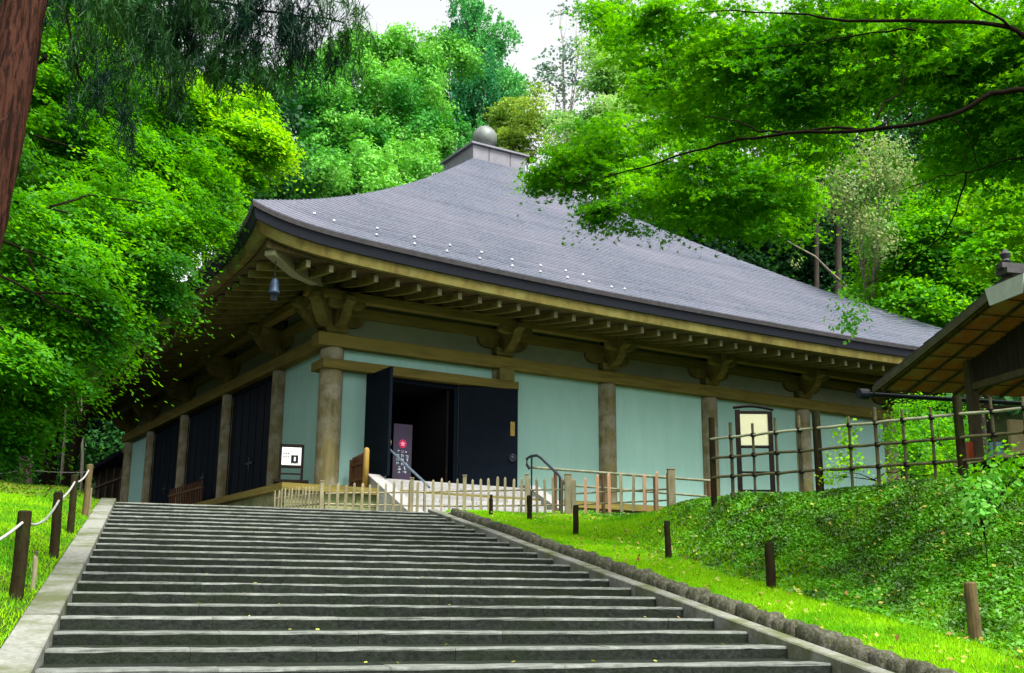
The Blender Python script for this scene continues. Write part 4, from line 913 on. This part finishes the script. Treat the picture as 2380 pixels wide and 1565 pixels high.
dd = tree('dead_tree', 'bare pale leaning dead branch tree sticking out behind the right roof slope', 'tree', [(1850,600,56,.25)], 'leaf_vine', .1, 1, 'ball', 1, (.3, 10), base=at(2030,760,58)[:2], trunk_r=.12, bark='trunk_lt', limbs=False, trunk_pts=[at(2030,800,58), at(1960,650,57), at(1890,585,56), at(1800,535,56)])
labs = ['dark evergreen behind the middle of the right roof slope', 'dark evergreen behind the lower right roof slope', 'dark evergreen behind the roof end near the hut']
for i, (xa, xb, ya, yb) in enumerate(((1440,1800,430,640),(1760,2080,470,720),(2040,2420,150,760))):
    tree('dark_tree', labs[i], 'tree', grid_blobs(xa,xb,ya,yb,5,4 if i < 2 else 7,68+3*i,2,2.8), 'leaf_dark', .26, 16, 'ball', .8, (1.3, 50), trunk_r=.4, group='dark evergreens behind the hall')
# --- centre background
tree('broadleaf_tree', 'tall pale green leafy tree behind the left slope of the roof', 'tree', [(620,230,62,3.0),(700,190,62,2.8),(770,150,63,2.4),(850,130,64,2.6),(930,150,64,2.8),(985,165,64,2.0),(690,260,60,3.2),(800,230,62,4.0),(900,260,62,3.6),(980,240,64,2.8),(740,340,60,3.2),(840,340,60,3.4),(940,350,61,3.0),(1000,310,62,2.4),(1040,130,66,2.2),(610,300,60,2.2)], 'leaf_far', .17, 18, 'ball', .85, (.55, 32), split=15, trunk_r=.45, jit=.6)
tree('broadleaf_tree', 'lower mid green leafy tree just above the near roof hip at left', 'tree', [(600,420,56,2.6),(680,400,56,2.6),(660,460,55,2.0),(760,430,55,2.4),(840,420,56,2.4),(920,400,57,2.2),(980,380,58,1.8),(560,370,57,2.2),(720,480,55,1.0),(580,480,56,1.4),(800,395,58,2.2),(1010,350,60,1.6)], 'leaf_far', .155, 18, 'ball', .8, (.5, 32), split=15, trunk_r=.35, jit=.6)
tree('tall_cedar', 'tall blue-green cedar behind the dew ball, crown cut by the top of the picture', 'tree', [(1070,20,74,2.2),(1095,80,74,2.8),(1120,150,74,2.8),(1090,180,72,3.6),(1150,220,74,2.8),(1050,230,72,3.0),(1100,280,72,3.4),(1170,260,74,1.8),(1030,320,70,2.6),(1090,350,70,2.4),(1060,110,74,2.6),(1085,-60,75,1.8),(1180,190,76,1.2)], 'leaf_far2', .18, 18, 'hang', .9, (1.0, 50), split=7, trunk_r=.6)
tree('oak_tree', 'yellowish round-headed small tree right of the dew ball', 'tree', [(1200,270,66,2.4),(1160,290,66,2.0),(1240,300,66,2.0),(1190,330,65,2.0),(1240,340,65,1.5)], 'leaf_yel', .15, 14, 'layer', .8, (.5, 30), split=7, trunk_r=.25, jit=.6)
tree('pine_tree', 'sparse greyish pine against the white sky right of centre', 'tree', [(1290,140,85,2.2),(1320,180,85,2.0),(1270,190,85,1.6),(1330,110,85,1.8),(1300,220,86,1.4),(1350,20,85,1.6),(1290,15,88,1.0)], 'leaf_grey', .26, 5, 'layer', .6, (1.0, 22), trunk_r=.3, bark='trunk_lt')
tree('oak_tree', 'pale green full-crowned tree left of the overhanging maple', 'tree', [(1390,120,60,2.2),(1440,170,60,2.6),(1400,220,60,2.6),(1480,220,60,2.4),(1370,280,58,2.2),(1450,290,58,2.4),(1540,200,60,2.6),(1330,300,60,1.8),(1300,270,60,1.3)], 'leaf_pale', .15, 16, 'layer', .7, (.6, 35), split=7, trunk_r=.35, jit=.6)
# --- left maples
TILT[0] = .42
lm1 = [(60,860,25,1.6),(160,800,25.5,1.8),(60,740,25,1.8),(170,700,26,2.0),(280,760,27,1.9),(330,690,28,1.8),(90,620,26,2.0),(220,620,27,2.0),(330,600,28,1.9),(400,640,28.5,1.4),(430,570,29,1.5),(370,520,29,1.8),(480,530,30,1.3),(260,850,27,1.3),(180,900,26.5,1.3),(60,960,25,1.3),(20,1040,25,.9),(330,790,27.5,1.1),(380,730,28,1.0),(120,1010,27,.8),(210,960,27,.5),(80,540,27,2.0),(200,520,28,2.0)]
def eave_clear(bl):
    o_ = []
    for x, y, d, r_ in bl:
        ex = np.interp(y, [0, 500, 560, 640, 700, 780, 860, 920, 1000], [900, 545, 520, 475, 445, 375, 285, 190, 110])
        o_.append((min(x, ex-r_/d*FPX*(1.0 if y < 560 else 1.05)-(0 if y < 560 else 14)+random.uniform(-18, 12)), y, d, r_))
    return o_
lmA = tree('maple_tree', 'broad low maple on the left with leaves brushing the left eave', 'tree', eave_clear(lm1), 'leaf_left', .10, 20, 'layer', .75, (.75, 80), split=11, base=at(-60,1000,27)[:2], trunk_r=.25, bark='branch', elong=1.8, jit=.3)
lm2 = [(150,300,31,2.2),(260,360,32,2.2),(120,420,30,2.2),(240,450,31,2.2),(360,430,32,2.0),(350,320,33,2.0),(460,460,32,1.6),(180,180,32,2.2),(300,240,33,2.0),(90,220,31,2.0),(440,390,32,1.6)]
tree('maple_tree', 'taller mid green maple on the left behind the red cedar trunk', 'tree', lm2, 'leaf_left', .11, 21, 'layer', .75, (.8, 75), split=11, base=at(120,1000,32)[:2], trunk_r=.25, bark='branch', elong=1.8, jit=.3)
lm3 = [(470,250,34,1.5),(540,290,34,1.5),(600,330,34,1.2),(500,340,34,1.6),(570,380,34,1.1),(620,350,34,.7),(490,220,35,1.1),(420,300,34,1.4),(500,520,33,1.1),(440,480,33,1.2),(530,430,34,1.0)]
tree('lime_maple', 'bright yellow-green maple left of the roof corner', 'tree', lm3, 'leaf_lime', .115, 26, 'layer', .7, (.65, 65), split=9, base=at(150,1000,36)[:2], trunk_r=.2, bark='branch', elong=1.8, jit=.3)
TILT[0] = 0.
for p_ in ([(-40,560,24),(60,600,24),(170,640,24.5),(280,690,25.5),(360,730,26.5)], [(-40,640,23.5),(80,700,23.5),(190,760,24),(290,830,25.5)], [(-20,480,24.5),(110,500,25),(230,540,26),(350,570,27),(430,600,28)], [(-30,760,23.3),(60,820,23.5),(150,880,24.5),(210,930,25.5)], [(110,500,25),(200,470,26),(300,480,27),(400,500,28.5)], [(80,700,23.5),(170,700,24),(260,735,25),(330,790,26)], [(60,330,28.5),(160,360,29),(270,410,30),(380,430,31)], [(60,600,24),(90,690,24),(100,800,24.5)]):
    bough(p_, .05, .014, lmA)
# --- left: near cedar with red trunk and hanging foliage
ct = [np.array(at(-190,1150,11.3)), at(-85,700,11.6), at(-38,500,11.8), at(-8,330,11.9), at(16,200,12), at(48,0,12.2), at(80,-250,12.5)]
cb = [(330,-20,13,.7),(430,-10,13,.7),(540,0,13.2,.7),(640,10,13.4,.65),(730,10,13.6,.5),(250,20,12.8,.6),(400,80,13,.6),(500,90,13.2,.6),(600,90,13.4,.6),(690,80,13.5,.5),(770,70,13.7,.42),(300,100,12.9,.5),(350,180,12.9,.38),(250,200,12.6,.36),(215,150,12.5,.36),(160,60,12.3,.4),(800,30,13.8,.3),(450,160,13,.35),(270,290,12.7,.30),(240,240,12.6,.3),(410,220,13,.25),(540,150,13.2,.3)]
cd = tree('cedar_tree', 'near cedar with leaning red-brown trunk at the left edge and dark hanging sprays', 'tree', cb, 'leaf_cedar', .05, 13, 'hang', .8, (.42, 110), base=tuple(ct[0][:2]), trunk_r=.3, bark='bark', limbs=False, trunk_pts=ct, elong=14)
# a straighter thick trunk mesh replaces the tapering default
for ch in list(cd.children):
    if ch.name.startswith('trunk'): bpy.data.objects.remove(ch)
off = np.array(cd.location); mb = MB(); pts = []; k_ = 26
for i in range(k_+1):
    t = i/k_*(len(ct)-1); j = min(int(t), len(ct)-2); pts.append(np.array(ct[j])*(1-(t-j))+np.array(ct[j+1])*(t-j)-off)
n_ = 30; v = []; f = []
for i, p in enumerate(pts):
    for a in range(n_):
        th = 2*math.pi*a/n_; rr_ = .245*(1+.09*math.sin(a*2.1+i*.15)*math.sin(a*5.3)+random.uniform(-.07,.07)); v.append((p[0]+rr_*math.cos(th), p[1]+rr_*math.sin(th), p[2]))
for i in range(k_):
    for a in range(n_): f.append((i*n_+a, i*n_+(a+1)%n_, (i+1)*n_+(a+1)%n_, (i+1)*n_+a))
MB().add(v, f).build('trunk', M['bark'], cd, smooth=True)
bough([(60,-80,12.3),(140,40,12.3),(165,130,12.3),(175,190,12.4),(205,240,12.5),(240,300,12.6)], .025, .012, cd)
bough([(60,-90,12.3),(250,-30,12.8),(450,10,13.1),(650,40,13.4),(790,60,13.7)], .06, .015, cd)
bough([(96,150,12.1),(80,165,12.1)], .05, .03, cd)
# --- left edge wood behind: dark trees and bare poles
labs = ['dark tree at the far left wood edge behind the low maple', 'dark tree behind the tall left maple', 'dark tree between the lime maple and the roof corner', 'dark tree filling the gap left of the eaves']
for i, bl in enumerate([grid_blobs(-80,110,560,1050,4,6,60,2,2.8), grid_blobs(-60,350,-20,520,4,5,50,3,3.6), grid_blobs(350,640,180,560,3,4,52,2,2.8), grid_blobs(60,330,560,1140,5,6,74,2,2.6)]):
    tree('dark_tree', labs[i], 'tree', bl, 'leaf_dark', .26, 13, 'ball', .7, (1.3, 50), trunk_r=.35, group='dark trees of the left wood')
labs = ['slender dark trunk', 'pale slender trunk', 'slanting thin trunk', 'thin bare pole-like trunk', 'short dark trunk']
for i, (px, px2, d, r_) in enumerate(((128,140,36,.10),(152,158,38,.08),(178,172,37,.040),(196,190,40,.09),(110,104,35,.05))):
    lab = [' leftmost but one of the thin trees left of the hall eave', ' in the middle of the thin trees left of the hall eave', ' beside the leaf gap left of the hall eave', ' closest to the outbuilding left of the hall', ' leftmost of the thin trees left of the hall eave'][i]
    a = at(px,1180,d); tree('young_tree', labs[i]+lab, 'tree', [(px2-40+6*i,880,d,.5)], 'leaf_dark', .12, 6, 'ball', .7, (.5,30), base=a[:2], trunk_r=r_, bark='trunk_lt' if i in (1,3) else 'trunk', trunk_pts=[(a[0],a[1],2.0), at(px,1060,d), at(px2,900,d)], group='thin trees at the left wood edge')
# --- far wood on the slope behind everything (one mass)
bl = []
for i in range(150):
    x = random.uniform(-75, 110); y = random.uniform(84, 118); s_, q_ = np.array([x,y])@SD, np.array([x,y])@QD
    gap = 1 if 1.0 < (x/y*FPX+1190-830)/100 < 5.2 else 0     # the sky opening over the hall
    z = float(ground_z(s_, q_))+random.uniform(1, 12 if not gap else 4); bl.append(((x, y, z), random.uniform(3, 4.6)))
P, N, D = crown_leaves(np.array([b[0] for b in bl]), np.array([b[1] for b in bl]), .9, .5, [560]*len(bl), 'ball', (1.8, 45))
V, F, rn = leaf_quads(P, N, .60, .5); o = npmesh('far_wood', V, F, M['leaf_dark'], rnd=rn, kind='stuff')
# ------------------------------------------------------------------ shrubs between fence, hall and hut
def shrub(lab, blobs, m, leaf, dens, base=None, kind='ball', tr=.02):
    tree('shrub', lab, 'shrub', blobs, m, leaf, dens, kind, .8, (.35, 28), base=base, trunk_r=tr, bark='branch', limbs=tr > .005)
shrub('leafy green shrub behind the bamboo fence right of the hall wall end', [(2130,960,30,.9),(2180,1010,29,.9),(2220,960,30,.9),(2130,1050,28,.8),(2200,1080,27,.7),(2110,1000,31,.7),(2260,1030,27,.6)], 'leaf_left', .085, 9)
shrub('small bright bush at the foot of the bamboo fence', [(1960,1085,19.8,.16),(1930,1100,19.9,.16),(2100,1090,19.2,.2),(2160,1070,18.9,.28),(2050,1095,19.6,.14),(2220,1085,18.6,.25)], 'grass', .06, 6)
shrub('dark broad-leaved shrub below the hut counter', [(2290,1120,17.2,.4),(2350,1100,16.8,.5),(2400,1080,16.6,.5),(2330,1150,16.4,.35),(2270,1160,16.6,.25)], 'leaf_right', .085, 6)
shrub('pale sapling with blue-green leaves on the bank below the hut', [(2270,1150,15.2,.10),(2280,1175,15,.08),(2262,1120,15.3,.10),(2300,1125,15.2,.09),(2320,1095,15.4,.10)], 'leaf_far', .075, 1.6, tr=.01)
shrub('yellow-green sapling growing up against the hall wall behind the fence', [(1975,985,22,.13),(1980,1020,22,.090),(1977,1060,22,.12)], 'leaf_lime', .08, 3)
shrub('sprig of leaves sticking up in front of the right roof slope', [(1975,700,17.5,.10),(1980,725,17.5,.090),(1975,750,17.5,.08)], 'leaf_far', .07, 2.6, base=at(1992,1100,17.5)[:2], tr=.0015)
print('leaf tris', NT[0])
